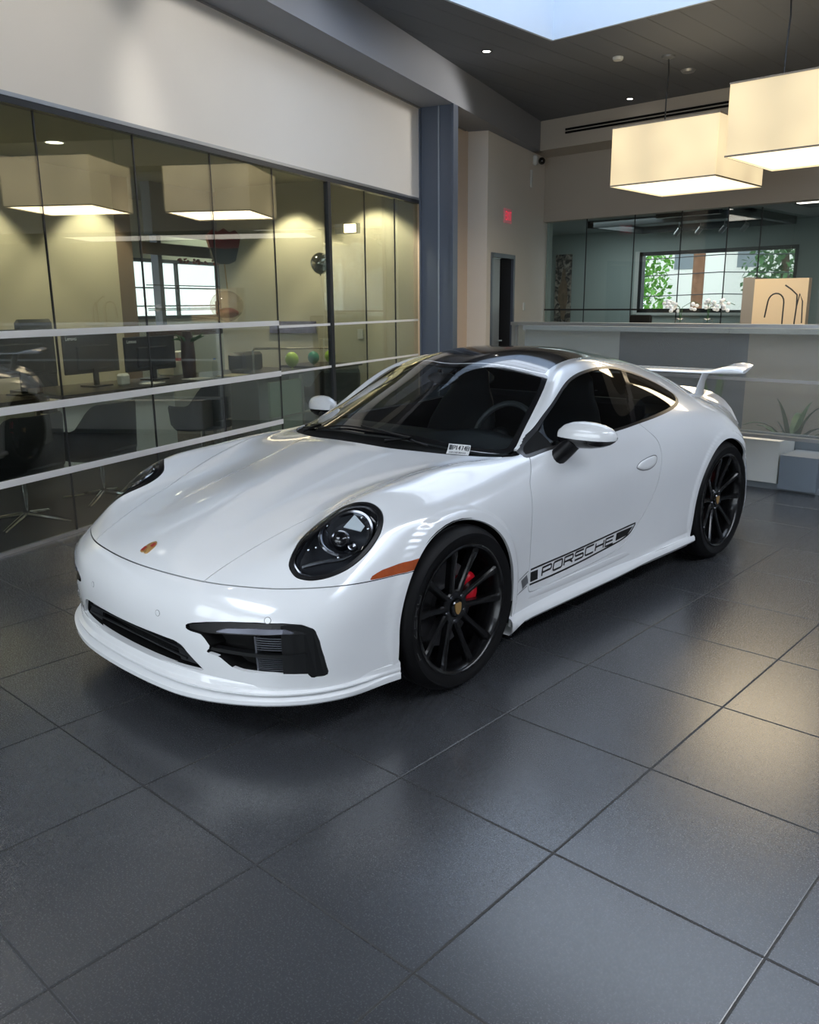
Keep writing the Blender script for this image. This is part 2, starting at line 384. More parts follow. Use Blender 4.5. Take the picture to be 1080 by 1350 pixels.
# triangles for dropping 2D points on the body
_q=np.array(GF);TRI=np.concatenate([_q[:,[0,1,2]],_q[:,[0,2,3]]])
def surf(pts,axis='side'):
    """3D points and normals on the left body surface for 2D points in side (y,z), top (x,y) or front (x,z) view"""
    ij={'side':(1,2),'top':(0,1),'front':(0,2)}[axis];k={'side':0,'top':2,'front':1}[axis]
    A=GV[TRI[:,0]];B=GV[TRI[:,1]];C=GV[TRI[:,2]];n=GN[TRI[:,0]]
    ok={'side':(A[:,0]>.45)&(n[:,0]>.12),'top':(n[:,2]>.15),'front':(n[:,1]<-.1)&(A[:,1]<0)}[axis]
    A=A[ok][:,:];B=B[ok];C=C[ok];tt=TRI[ok]
    a=A[:,ij];b=B[:,ij];c=C[:,ij];den=(b[:,0]-a[:,0])*(c[:,1]-a[:,1])-(c[:,0]-a[:,0])*(b[:,1]-a[:,1]);den=np.where(abs(den)<1e-14,1e-14,den)
    P=[];N=[]
    for p in pts:
        u=((p[0]-a[:,0])*(c[:,1]-a[:,1])-(c[:,0]-a[:,0])*(p[1]-a[:,1]))/den
        v=((b[:,0]-a[:,0])*(p[1]-a[:,1])-(p[0]-a[:,0])*(b[:,1]-a[:,1]))/den
        h=np.where((u>-1e-4)&(v>-1e-4)&(u+v<1.0001))[0]
        if len(h)==0:
            h=np.array([((a-np.array(p))**2).sum(1).argmin()]);w=(1,0,0);i=h[0]
        else:
            q=A[h,k];i=h[q.argmin()] if axis=='front' else h[q.argmax()];w=(1-u[i]-v[i],u[i],v[i])
        t=tt[i];P.append(w[0]*GV[t[0]]+w[1]*GV[t[1]]+w[2]*GV[t[2]])
        nn=w[0]*GN[t[0]]+w[1]*GN[t[1]]+w[2]*GN[t[2]];N.append(nn/np.linalg.norm(nn))
    return np.array(P),np.array(N)
pt=Patch(GV.copy(),GN.copy(),GF)
X=lambda:pt.V[:,0];Y=lambda:pt.V[:,1];Z=lambda:pt.V[:,2]
gate=lambda f,c:np.where(c,f,1.)
# wheel arches
for yc,zc,r0 in ((0,.34,.362),(2.45,.358,.378)):
    r=np.hypot(Y()-yc,Z()-zc);f=np.where(Z()<zc,np.maximum(abs(Y()-yc)-r0*1.005,-1)*1.0,r-r0)
    f=np.where(Z()<zc,np.maximum(np.minimum(abs(Y()-yc)-r0,r-r0+.0),-1),r-r0)
    pt.split(gate(f,X()>.55),'arch')
pt_keep=[(q,t) for q,t in zip(pt.F,pt.T) if 'arch' not in t]
pt.F=[a for a,b in pt_keep];pt.T=[b for a,b in pt_keep]
DLO=cr([(.585,.862),(.62,.890),(.66,.912),(.78,.965),(.909,1.035),(1.108,1.132),(1.287,1.180),(1.495,1.195),(1.70,1.186),(1.868,1.158),(2.03,1.118),(2.150,1.073),(2.215,1.030),(2.225,1.000),(2.190,.975),(2.063,.946),(1.787,.918),(1.508,.900),(1.357,.893),(1.08,.884),(.798,.874),(.70,.866),(.62,.858)])
f_side=lambda poly:gate(sdf(poly,pt.V[:,[1,2]]),(X()>.42)&(pt.N[:,0]>.05))
f_top=lambda poly,c=None:gate(sdf(poly,pt.V[:,[0,1]]),(pt.N[:,2]>.1) if c is None else c)
LEDGE=np.array([(.735,.598),(.768,.630),(.779,.70),(.785,.80),(.788,.90),(.789,1.02),(.70,1.02),(.690,.85),(.703,.72),(.716,.655)])
f_dlo=lambda:np.minimum(gate(sdf(LEDGE,pt.V[:,[0,1]]),(Z()>.85)&(Z()<.94)),gate(sdf(DLO,pt.V[:,[1,2]]),(X()>np.interp(Y(),[.50,.575,.63,.715,.79,.925,1.02,1.09,1.3,2.3],[.722,.716,.708,.678,.653,.614,.586,.558,.50,.42]))))
pt.split(f_dlo(),'dlo')
pt.split(f_dlo(),'dlo_in',-.012)
hood_rear=[(0,.235),(.2,.245),(.33,.275),(.50,.35),(.61,.425),(.69,.50),(.735,.555)]
ws_base=[(0,.340),(.2,.353),(.35,.385),(.50,.440),(.60,.488),(.670,.540),(.703,.585)]
ws_head=[(.506,1.123),(.447,1.108),(.36,1.078),(.285,1.048),(.107,.995),(0,.985)]
WSo=np.array(list(cr(ws_base,False))+[(.695,.63),(.665,.715),(.640,.79),(.601,.925),(.573,1.02),(.545,1.09),(.53,1.115)]+list(cr(ws_head,False))+[(-.1,.985),(-.1,.315)])
pt.split(f_top(WSo),'ws')
pt.split(f_top(WSo),'ws_in',-.03)
COWL=np.array(list(cr(hood_rear,False))+[(.748,.588),(.70,.62)]+[(x,y+.03) for x,y in list(cr(ws_base,False))[::-1]]+[(-.1,.345),(-.1,.235)])
pt.split(f_top(COWL,(pt.N[:,2]>.1)&(Z()>.8)),'cowl')
ROOF=np.array([(-.1,.993),(0,.993)]+[(x,y+.008) for x,y in list(cr(ws_head,False))[::-1]]+[(.495,1.16),(.484,1.25),(.465,1.45),(.45,1.65),(.43,1.85),(.41,2.0),(.38,2.04),(0,2.06),(-.1,2.06)])
pt.split(f_top(ROOF,(Z()>1.1)),'roof')
RW=np.array([(-.1,2.075),(0,2.075),(.375,2.055),(.41,2.09),(.40,2.3),(.375,2.58),(.34,2.62),(0,2.64),(-.1,2.64)])
pt.split(f_top(RW),'rw')
# headlight outline, flattened along its own direction
HLN=np.array([.45,-.60,.66]);HLN/=np.linalg.norm(HLN)
HLA=np.array([.12,.86,.5]);HLA-=HLN*(HLA@HLN);HLA/=np.linalg.norm(HLA);HLB=np.cross(HLN,HLA)
HLC=np.array([.712,-.490,.700])
HL3=np.array([(.657,-.669,.630),(.643,-.651,.651),(.629,-.618,.675),(.610,-.571,.702),(.593,-.505,.725),(.592,-.447,.750),(.610,-.398,.777),(.655,-.364,.802),(.698,-.336,.811),(.730,-.323,.809),(.759,-.318,.794),(.782,-.325,.775),(.798,-.341,.752),(.811,-.368,.720),(.818,-.409,.686),(.819,-.453,.657),(.814,-.501,.631),(.803,-.543,.613),(.784,-.587,.599),(.758,-.627,.591),(.733,-.654,.591),(.703,-.673,.598),(.680,-.676,.612)])
hl2=lambda P:np.stack([(P-HLC)@HLA,(P-HLC)@HLB],1)
HLo=cr(hl2(HL3),True,4)
fh=lambda:gate(sdf(HLo,hl2(pt.V)),(Y()<-.15)&(X()>.5)&(pt.N@HLN>.2))
pt.split(fh(),'hl',.003);pt.split(fh(),'hl_in',-.0005);pt.split(fh(),'hl_lens',-.013)
# intakes
CI=[(-.1,.349),(0,.349),(.20,.349),(.33,.346),(.365,.335),(.40,.300),(.452,.252),(.45,.247),(.384,.243),(.248,.236),(.1,.231),(0,.230),(-.1,.230)]
f_front=lambda poly:gate(sdf(poly,pt.V[:,[0,2]]),(Y()<-.5)&(pt.N[:,1]<-.1))
pt.split(f_front(np.array(CI)),'ci')
LI=[(.390,.414),(.400,.424),(.425,.433),(.489,.447),(.58,.460),(.666,.467),(.74,.467),(.785,.458),(.812,.438),(.822,.395),(.828,.33),(.829,.262),(.820,.252),(.797,.256),(.794,.270),(.709,.279),(.61,.280),(.575,.289),(.534,.322),(.487,.330),(.478,.336),(.486,.344),(.505,.350),(.478,.385),(.462,.398),(.42,.400),(.398,.405)]
pt.split(f_front(np.array(LI)),'li')
MK=np.array([(-.472,.5705),(-.455,.585),(-.41,.597),(-.335,.605),(-.28,.607),(-.20,.609),(-.20,.571),(-.271,.571),(-.347,.570),(-.419,.570)])
pt.split(f_side(MK),'mk')
TL=np.array([(-.1,.70),(.3,.70),(.6,.70),(.95,.70),(.95,.655),(.6,.66),(.3,.665),(-.1,.665)])
pt.split(gate(sdf(TL,pt.V[:,[0,2]]),(Y()>2.72)&(pt.N[:,1]>.3)),'tl')
g=.0017
seam=lambda:gate(Z()-.5635-.004*np.clip((X()-.5)/.35,0,1),(Y()<.2))
pt.split(seam(),'bump',-g);pt.split(seam(),'seam_band',g)
HD=np.array([(-.1,-1.2),(.36,-1.2),(.392,-.888),(.403,-.862),(.426,-.748),(.452,-.60),(.477,-.465),(.508,-.34),(.543,-.20),(.578,-.06),(.61,.07),(.643,.21),(.672,.34),(.70,.47),(.715,.54)]+list(hood_rear)[::-1]+[(-.1,.235)])
HD=np.array(list(HD[:2])+list(cr(HD[2:15],False,4))+list(cr(hood_rear,False))[::-1]+[(-.1,.235)])
fhd=lambda:f_top(HD,(Z()>.5)&(pt.N[:,2]>.05)&(Y()<.7))
pt.split(fhd(),'hood',-g);pt.split(fhd(),'hood_band',g)
DR=[(.613,.86),(.56,.80),(.528,.761),(.512,.691),(.506,.554),(.507,.411),(.499,.33),(.505,.285),(.53,.268),(.66,.266),(.926,.272),(1.213,.285),(1.363,.312),(1.474,.388),(1.537,.444),(1.586,.503),(1.632,.582),(1.663,.667),(1.682,.746),(1.672,.813),(1.630,.86),(1.59,.905)]
DR=np.array(list(cr(DR,False,5))+[(1.5,1.0),(.8,.95)])
fdr=lambda:gate(sdf(DR,pt.V[:,[1,2]]),(X()>.6)&(pt.N[:,0]>.05))
pt.split(fdr(),'door',-g);pt.split(fdr(),'door_band',g)
# sort the faces into parts
bins={}
for q,t in zip(pt.F,pt.T):
    c=pt.V[q].mean(0)
    if 'dlo' in t:
        if 'dlo_in' not in t:k='window_trim'
        else:
            s=c[1]-(1.557+(c[2]-.923)*1.12)
            k='corner_panel' if c[1]+(c[2]-.9)*.3<.80 else 'b_pillar' if abs(s)<.028 else ('door_window' if s<0 else 'quarter_window')
    elif 'ws' in t:k='windshield' if 'ws_in' in t else 'windshield_border'
    elif 'cowl' in t:k='cowl'
    elif 'roof' in t:k='roof_panel'
    elif 'rw' in t:k='rear_window'
    elif 'hl' in t:
        k='headlight_lens' if 'hl_lens' in t else ('headlight' if 'hl_in' in t else None)
    elif 'ci' in t:k='ci'
    elif 'li' in t:k='li'
    elif 'mk' in t:k='side_marker'
    elif 'tl' in t:k='tail_light'
    elif 'door' in t:k='door'
    elif 'door_band' in t:k=None
    elif 'bump' in t:k='front_bumper'
    elif 'seam_band' in t and c[1]<.1:k=None
    elif 'hood' in t:k='hood'
    elif 'hood_band' in t:k=None
    else:k='body_shell'
    bins.setdefault(k,[]).append(q)
def mk(k,name,mat,both=True,**kw):
    V,N,F=pt.sub(bins[k])
    if both: return make_part(name,V,N,F,mat,kw.pop('parent',car),both=True,**kw)
    par=kw.pop('parents',(car,car))
    return [make_part(name,V,N,F,mat,par[0],side=1,**kw),make_part(name,V,N,F,mat,par[1],side=-1,**kw)]
P_=M['paint']
mk('body_shell','body_shell',P_,rim=.012)
bumper=mk('front_bumper','front_bumper',P_,rim=.014)
hood=mk('hood','hood',P_,rim=.012)
doors=mk('door','door',P_,both=False,rim=.012)
mk('windshield','windshield',M['wsglass'])
mk('windshield_border','windshield_border',M['gloss_black'])
mk('cowl','cowl_panel',M['matte_black'],off=-.012)
mk('roof_panel','roof_panel',M['gloss_black'],rim=.006)
mk('rear_window','rear_window',M['carglass'])
mk('door_window','door_window',M['carglass'],both=False,parents=doors)
mk('quarter_window','quarter_window',M['carglass'],both=False)
mk('corner_panel','window_corner_panel',M['matte_black'],both=False,parents=doors)
mk('b_pillar','pillar_trim',M['gloss_black'],both=False)
mk('window_trim','window_trim',M['trimblack'],both=False,rim=.008,off=-.0005)
mk('side_marker','side_marker',M['amber'],both=False,rim=.008)
mk('tail_light','tail_light',M['redlens'],rim=.01)
# dark inner skin behind the panel gaps
V,N,F=pt.sub([q for k,v in bins.items() if k in (None,'body_shell','front_bumper','hood','door','cowl','side_marker','tail_light','b_pillar','window_trim','corner_panel') for q in v])
make_part('inner_skin',V,N,F,M['matte_black'],car,off=-.013,both=True)
V,N,F=pt.sub(bins['roof_panel']);make_part('headliner',V,N,F,M['black'],car,off=-.03,both=True)
# thin pale lip round the side glass
def strip(pts,w,off,axis='side',d=None,close=False,side=1,layout=None):
    """flat ribbon lying on the body along 2D points"""
    P=np.array(pts,float);T=np.gradient(P,axis=0)
    if close:T=np.roll(P,-1,0)-np.roll(P,1,0)
    T/=np.linalg.norm(T,axis=1)[:,None]+1e-12;Nn=np.stack([-T[:,1],T[:,0]],1)
    a=P+Nn*w/2;b=P-Nn*w/2
    A,na=surf(a,axis);B,nb=surf(b,axis);return A+na*off,B+nb*off
def ribbon(mb,pts,w,off=.0012,axis='side',side=1,close=False):
    A,B=strip(pts,w,off,axis,close=close);n=len(A)
    for P in (A,B):
        if side<0:P[:,0]*=-1
    v=list(A)+list(B);f=[(i,(i+1)%n,n+(i+1)%n,n+i) for i in range(n if close else n-1)]
    if side<0: f=[q[::-1] for q in f]
    mb.add(v,f,True)
def resample(p,q,d=.02):
    p=np.array(p,float);q=np.array(q,float);n=max(2,int(np.linalg.norm(q-p)/d)+2);return [p+(q-p)*t for t in np.linspace(0,1,n)]
def path2(pts,d=.02):
    o=[]
    for a,b in zip(pts[:-1],pts[1:]):
        r=resample(a,b,d);o+=r if not o else r[1:]
    return o
# ---------- door stripe and lettering ----------
LET={'P':[[(0,0),(0,1),(.92,1),(1,.88),(1,.55),(.92,.42),(0,.42)]],
 'O':[[(.1,0),(.9,0),(1,.12),(1,.88),(.9,1),(.1,1),(0,.88),(0,.12),(.1,0)]],
 'R':[[(0,0),(0,1),(.92,1),(1,.88),(1,.55),(.92,.42),(0,.42)],[(.62,.42),(1,0)]],
 'S':[[(0,0),(.92,0),(1,.1),(1,.42),(.92,.52),(.08,.52),(0,.62),(0,.9),(.08,1),(1,1)]],
 'C':[[(1,0),(.1,0),(0,.12),(0,.88),(.1,1),(1,1)]],
 'H':[[(0,0),(0,1)],[(1,0),(1,1)],[(0,.5),(1,.5)]],
 'E':[[(1,0),(0,0),(0,1),(1,1)],[(0,.5),(.92,.5)]],
 'Z':[[(0,1),(1,1),(0,0),(1,0)]],
 '1':[[(.2,.8),(.5,1),(.5,0)]],'4':[[(.75,0),(.75,1),(0,.3),(1,.3)]],'7':[[(0,1),(1,1),(.4,0)]],'8':[[(0,0),(1,0),(1,1),(0,1),(0,0)],[(0,.52),(1,.52)]],
 'I':[[(.5,0),(.5,1)]],'T':[[(0,1),(1,1)],[(.5,0),(.5,1)]],'X':[[(0,0),(1,1)],[(0,1),(1,0)]],
 'L':[[(0,1),(0,0),(1,0)]],'N':[[(0,0),(0,1),(1,0),(1,1)]],'e':[[(0,.35),(1,.35),(1,.6),(0,.6),(0,0),(1,0)]],
 'n':[[(0,0),(0,.6),(1,.6),(1,0)]],'o':[[(0,0),(1,0),(1,.6),(0,.6),(0,0)]],'v':[[(0,.6),(.5,0),(1,.6)]]}
def decal(side,par):
    mb=MB();fl=(lambda y:y) if side>0 else (lambda y:1.875-y)
    top=cr([(.517,.374),(.65,.375),(.85,.378),(1.10,.387),(1.30,.396),(1.46,.405)],False,8)
    bot=cr([(.512,.305),(.70,.303),(.90,.308),(1.10,.320),(1.27,.333),(1.35,.343),(1.41,.360),(1.458,.400)],False,8)
    ribbon(mb,top,.0088,side=side);ribbon(mb,bot,.0088,side=side)
    # end blocks
    def block(q):
        q=np.array(q,float);n=6;R=[]
        for i in range(n+1):
            for j in range(n+1):
                u,v=i/n,j/n;R.append((q[0]*(1-u)+q[1]*u)*(1-v)+(q[3]*(1-u)+q[2]*u)*v)
        P,N=surf(R);P=P+N*.0012
        if side<0:P[:,0]*=-1
        mb.grid(P.reshape(n+1,n+1,3),flip=side<0)
    block([(.517,.316),(.578,.315),(.578,.361),(.517,.362)])
    block([(1.272,.345),(1.385,.354),(1.437,.391),(1.276,.385)])
    word='PORSCHE';y0,y1=.612,1.245;w=.074;st=(y1-y0-w)/6
    for k,ch in enumerate(word):
        ya=y0+k*st
        for line in LET[ch]:
            L=[]
            for (a,b) in line:
                y=ya+a*w+b*.006
                if side<0: y=1.875-(ya+a*w)-.0-b*.0
                yy=y if side>0 else y
                base=.3205+(y0+k*st+a*w-.61)*.029 if side>0 else .3205+(yy-.61)*.029
                L.append((yy,base+b*.0385))
            ribbon(mb,path2(L,.012),.0096,side=side,off=.0013)
    return mb.build('door_stripe_lettering',M['decal'],par,label='black stripe with bold PORSCHE lettering')
for sd,d in ((1,doors[0]),(-1,doors[1])): decal(sd,d)
# grey stripe end on the fender
for sd in (1,-1):
    mb=MB()
    for a,b in (((.405,.346),(.497,.373)),((.39,.283),(.49,.305))): ribbon(mb,path2([a,b]),.005,side=sd)
    ribbon(mb,path2([(.445,.322),(.493,.338)]),.044,side=sd)
    mb.build('fender_stripe',M['decal_grey'],car)
# ---------- door handle ----------
for sd,d in ((1,doors[0]),(-1,doors[1])):
    pts=cr([(1.437,.705),(1.470,.724),(1.54,.737),(1.610,.742),(1.630,.728),(1.612,.699),(1.56,.681),(1.50,.681),(1.455,.692)],True,4)
    P,N=surf(pts);c=pts.mean(0);Pc,Nc=surf([c]);mb=MB();rings=[]
    for s,o in ((1.0,-.003),(.985,.003),(.93,.006),(.8,.008),(.5,.009),(.0,.009)):
        q=c+(pts-c)*s;A,B=surf(q);A=A+B*o
        if sd<0:A[:,0]*=-1
        rings.append(A)
    mb.grid(np.array(rings),closev=True);mb.build('door_handle',P_,d)
    mb=MB();q=c+(pts-c)*np.array([1.06,1.12]);A,B=surf(q);A2,B2=surf(c+(pts-c)*np.array([.99,.99]))
    A=A+B*.0005;A2=A2+B2*.0012
    if sd<0:A[:,0]*=-1;A2[:,0]*=-1
    mb.grid(np.array([A,A2]),closev=True);mb.build('handle_recess',M['decal_grey'],d)
# ---------- hood crest ----------
def shield(s=1): return np.array([(-.5,.42),(-.25,.5),(0,.46),(.25,.5),(.5,.42),(.5,0),(.42,-.28),(.2,-.5),(0,-.58),(-.2,-.5),(-.42,-.28),(-.5,0)])*s
cy=-.838
mb=MB()
sh=cr(shield(),True,3)*[.050,.068]
R=[]
for s,o in ((1,.0),(1,.004),(.9,.0055),(0,.006)):
    q=sh*s;pp=[(abs(x),cy-y*.85) for x,y in q];A,B=surf(pp,'top');A=A+B*o;A[:,0]*=np.where(q[:,0]<0,-1,1);R.append(A)
crest=mb.grid(np.array(R),closev=True).build('hood_crest',M['gold'],hood)
mb=MB()
for (x0,x1,y0,y1) in ((-.022,-.003,-.838-.024,-.838-.003),(.003,.022,-.838+.003,-.838+.022)):
    q=[(x,y) for x in np.linspace(x0,x1,4) for y in np.linspace(y0,y1,4)];A,B=surf([(abs(x),y) for x,y in q],'top');A=A+B*.0066;A[:,0]*=np.where(np.array(q)[:,0]<0,-1,1);mb.grid(A.reshape(4,4,3))
mb.build('crest_field',M['crestred'],crest)
# parking sensors
for x,z in ((.246,.433),(.70,.475)):
    for sd in (1,-1):
        P,N=surf([(x,z)],'front');P=P[0];N=N[0]
        if sd<0:P=P*[-1,1,1];N=N*[-1,1,1]
        mb=MB();mb.tube([P-N*.002,P+N*.0012],[.0105,.0105],20);mb.build('parking_sensor',P_,bumper)
        mb=MB();t=np.cross(N,[0,0,1]);t/=np.linalg.norm(t);b=np.cross(N,t)
        mb.tube([P+N*.0005+.0115*(cos(a)*t+sin(a)*b) for a in np.linspace(0,2*pi,24,endpoint=False)],.0009,5,closed=True);mb.build('sensor_ring',M['decal_grey'],bumper)
# ---------- intakes ----------
def recess(k,depth,name,mat,both):
    V,N,F=pt.sub(bins[k])
    if both:
        make_part(name,V,N,F,mat,car,rim=0,both=True,off=0) if 0 else None
    Vd=V+np.array([0,depth,0])
    outs=[]
    edges={}
    for q in F:
        for i in range(len(q)):edges[(q[i],q[(i+1)%len(q)])]=1
    bnd=[e for e in edges if (e[1],e[0]) not in edges and not (both and abs(V[e[0]][0])<1e-3 and abs(V[e[1]][0])<1e-3)]
    for sd in ((1,-1)):
        mb=MB();s=np.array([sd,1,1]);mb.add(Vd*s,[tuple(q) for q in F])
        for a,b in bnd: mb.add([V[a]*s,V[b]*s,Vd[b]*s,Vd[a]*s],[(0,1,2,3)])
        outs.append(mb)
    if both:
        m=outs[0];m.add(outs[1].v,outs[1].f);return m.build(name,mat,bumper)
    return [m.build(name,mat,bumper) for m in outs]
recess('ci',.09,'centre_intake',M['matte_black'],True)
LIs=recess('li',.07,'side_intake',M['matte_black'],False)
mb=MB()
for sd in (1,-1):
    P,N=surf([(.30,.30),(.335,.27)],'front')
    mb.prism([(sd*x,z) for x,z in ((.27,.335),(.345,.33),(.41,.262),(.30,.25))],-.915,-.905,axis=1)
for z in (.275,.305): mb.box(-.36,.36,-.93,-.922,z-.003,z+.003)
mb.build('centre_grille',M['grille'],bumper)
def fy(x,z):
    P,_=surf([(x,z)],'front');return P[0][1]
for sd,par in ((1,LIs[0]),(-1,LIs[1])):
    def pz(mb,poly,back,front,thick=.012,n=1):
        """plate following the bumper curve between x values"""
        v=[]
        for (x,z) in poly: v.append((sd*x,fy(x,z)+back,z))
        for (x,z) in poly: v.append((sd*x,fy(x,z)+back+thick,z))
        k=len(poly);mb.add(v,[tuple(range(k)),tuple(range(k,2*k))[::-1]]+[(i,(i+1)%k,k+(i+1)%k,k+i) for i in range(k)])
    mb=MB()
    # outer fin panel and upper brow, flush with the bumper
    for a,b in zip([(.735,.455,.272),(.760,.457,.268),(.785,.452,.262),(.805,.436,.257),(.818,.40,.256)],[(.760,.457,.268),(.785,.452,.262),(.805,.436,.257),(.818,.40,.256),(.825,.30,.262)]):
        pz(mb,[(a[0],a[1]),(b[0],b[1]),(b[0],b[2]),(a[0],a[2])],.006,0,.02)
    fin=mb.build('intake_fin',M['black'],par)
    mb=MB();xs=np.linspace(.40,.80,14)
    for a,b in zip(xs[:-1],xs[1:]):
        u=lambda x:np.interp(x,[.40,.49,.6,.74,.80],[.420,.441,.458,.462,.447])
        l=lambda x:np.interp(x,[.40,.47,.6,.74,.80],[.404,.400,.413,.425,.42])
        pz(mb,[(a,l(a)),(b,l(b)),(b,u(b)),(a,u(a))],.012,0,.02)
    mb.build('intake_brow',M['black'],par)
    mb=MB();xs=np.linspace(.525,.765,12)
    for a,b in zip(xs[:-1],xs[1:]):
        u=lambda x:np.interp(x,[.525,.56,.66,.745,.765],[.418,.432,.444,.444,.430])
        l=lambda x:np.interp(x,[.525,.56,.66,.745,.765],[.414,.416,.424,.428,.427])
        pz(mb,[(a,l(a)),(b,l(b)),(b,u(b)),(a,u(a))],.004,0,.012)
    mb.build('daytime_light',M['drl'] if 'drl' in M else M['dchrome'],par)
    mb=MB();xs=np.linspace(.49,.79,12)
    for a,b in zip(xs[:-1],xs[1:]): pz(mb,[(a,.337),(b,.337),(b,.350),(a,.350)],.010,0,.03)
    mb.build('intake_blade',M['black'],par)
    mb=MB()
    for z in list(np.arange(.362,.412,.0085))+list(np.arange(.284,.332,.0075)):
        xs=np.linspace(.655,.775,6)
        for a,b in zip(xs[:-1],xs[1:]): pz(mb,[(a,z),(b,z),(b,z+.0028),(a,z+.0028)],.022,0,.02)
    pz(mb,[(.652,.283),(.658,.283),(.658,.412),(.652,.412)],.018,0,.02)
    mb.build('intake_slats',M['lampgrey'],par)
# ---------- front lip ----------
M_lip=P_
pl=np.array([(x,y) for (x,y,z) in ST[1]][:9])
pc=cr([(0,-.965),(.15,-.961),(.30,-.948),(.42,-.925),(.52,-.895),(.62,-.850),(.70,-.795),(.765,-.725),(.815,-.64),(.845,-.555),(.865,-.47),(.878,-.40),(.886,-.352)],False,4)
T=np.gradient(pc,axis=0);T/=np.linalg.norm(T,axis=1)[:,None];ON=np.stack([T[:,1],-T[:,0]],1)
prof=[(-.03,.238),(-.004,.234),(.002,.226),(.002,.208),(.005,.204),(.014,.201),(.019,.196),(.019,.188),(.013,.183),(.000,.180),(.000,.175),(.012,.172),(.028,.169),(.034,.164),(.034,.148),(.028,.141),(-.02,.139),(-.08,.145)]
rows=[]
for sgn in (1,-1):
    R=[]
    for k,(p,n) in enumerate(zip(pc,ON)):
        fade=1-.9*smoothstep((p[1]+.60)/.20)   # steps melt into the bumper corner
        row=[]
        for o,z in prof:
            base=-.002+(.01 if z<.23 else 0)
            oo=o if o<0 else base*(1-fade)+o*fade
            up=smoothstep((p[0]-.30)/.45)
            row.append((sgn*(p[0]+n[0]*oo),p[1]+n[1]*oo,z+up*.020*np.clip((.215-z)/.06,0,1)+.0))
        R.append(row)
    rows.append(R)
mb=MB();full=rows[1][::-1]+rows[0][1:]
mb.grid(full);mb.build('front_lip',P_,bumper)
# ---------- side skirts ----------
for sd in (1,-1):
    mb=MB();R=[]
    for y in np.concatenate([np.linspace(.345,.44,6),np.linspace(.5,2.0,26),[2.05,2.085]]):
        e=smoothstep((.47-y)/.13);w=.010*smoothstep((y-1.5)/.5)
        ya=y;bx=.866+.03*smoothstep((y-1.45)/.6)
        p=[(bx-.03,.275),(bx+.001,.262),(bx+.003,.240),(bx-.003,.226),(bx-.006,.215),(bx+.004,.204),(bx+.022+.012*e,.194),(bx+.030+.016*e,.182),(bx+.032+.016*e,.165-.02*e),(bx+.022+.016*e,.152-.022*e),(bx-.03,.150-.015*e),(bx-.09,.16)]
        R.append([(sd*x,ya-(.0 if k<6 else .035*e*(k-5)/5),z+.022*smoothstep((y-1.2)/.9)*(z<.2)) for k,(x,z) in enumerate(p)])
    mb.grid(R);mb.build('side_skirt',P_,car)
# underbody
mb=MB();mb.prism([(-.35,-.86),(.35,-.86),(.60,-.76),(.60,.4),(.80,.42),(.80,2.02),(.6,2.05),(.6,2.95),(-.6,2.95),(-.6,2.05),(-.80,2.02),(-.80,.42),(-.60,.4),(-.60,-.76)],.135,.17);mb.box(-.55,.55,-.60,2.9,.17,.5);mb.box(-.80,.80,.42,2.02,.17,.40);mb.build('underbody',M['matte_black'],car)
# wheel wells
for yc,zc,r0 in ((0,.34,.362),(2.45,.358,.378)):
    for sd in (1,-1):
        mb=MB();r=r0+.006;a=np.linspace(-.45,pi+.45,30)
        rows_=[[(sd*x,yc+r*cos(t),zc+r*sin(t)) for x in (.60,.885)] for t in a];mb.grid(rows_)
        mb.add([(sd*.60,yc+r*cos(t),zc+r*sin(t)) for t in a],[tuple(range(30))]);mb.build('wheel_well',M['matte_black'],car)
# ---------- headlights ----------
def hlp(a,b,dep,sd=1):
    """point on headlight plane coordinates; dep is measured inward from a smooth local surface"""
    base=hl_surf(a,b);p=base-HLN*dep
    return p*np.array([sd,1,1])
_hv=np.array([GV[i] for i in range(len(GV)) if GV[i][1]<-.2 and GV[i][0]>.55 and GV[i][2]>.5])
_h2=hl2(_hv);_hd=(_hv-HLC)@HLN
_A=np.stack([np.ones(len(_h2)),_h2[:,0],_h2[:,1],_h2[:,0]**2,_h2[:,0]*_h2[:,1],_h2[:,1]**2,_h2[:,0]**3,_h2[:,0]**2*_h2[:,1],_h2[:,0]*_h2[:,1]**2,_h2[:,1]**3],1)
_in=(abs(_h2[:,0])<.23)&(abs(_h2[:,1])<.14);_c=np.linalg.lstsq(_A[_in],_hd[_in],rcond=None)[0]
def hl_surf(a,b):
    d=_c@np.array([1,a,b,a*a,a*b,b*b,a**3,a*a*b,a*b*b,b**3]);return HLC+HLA*a+HLB*b+HLN*d
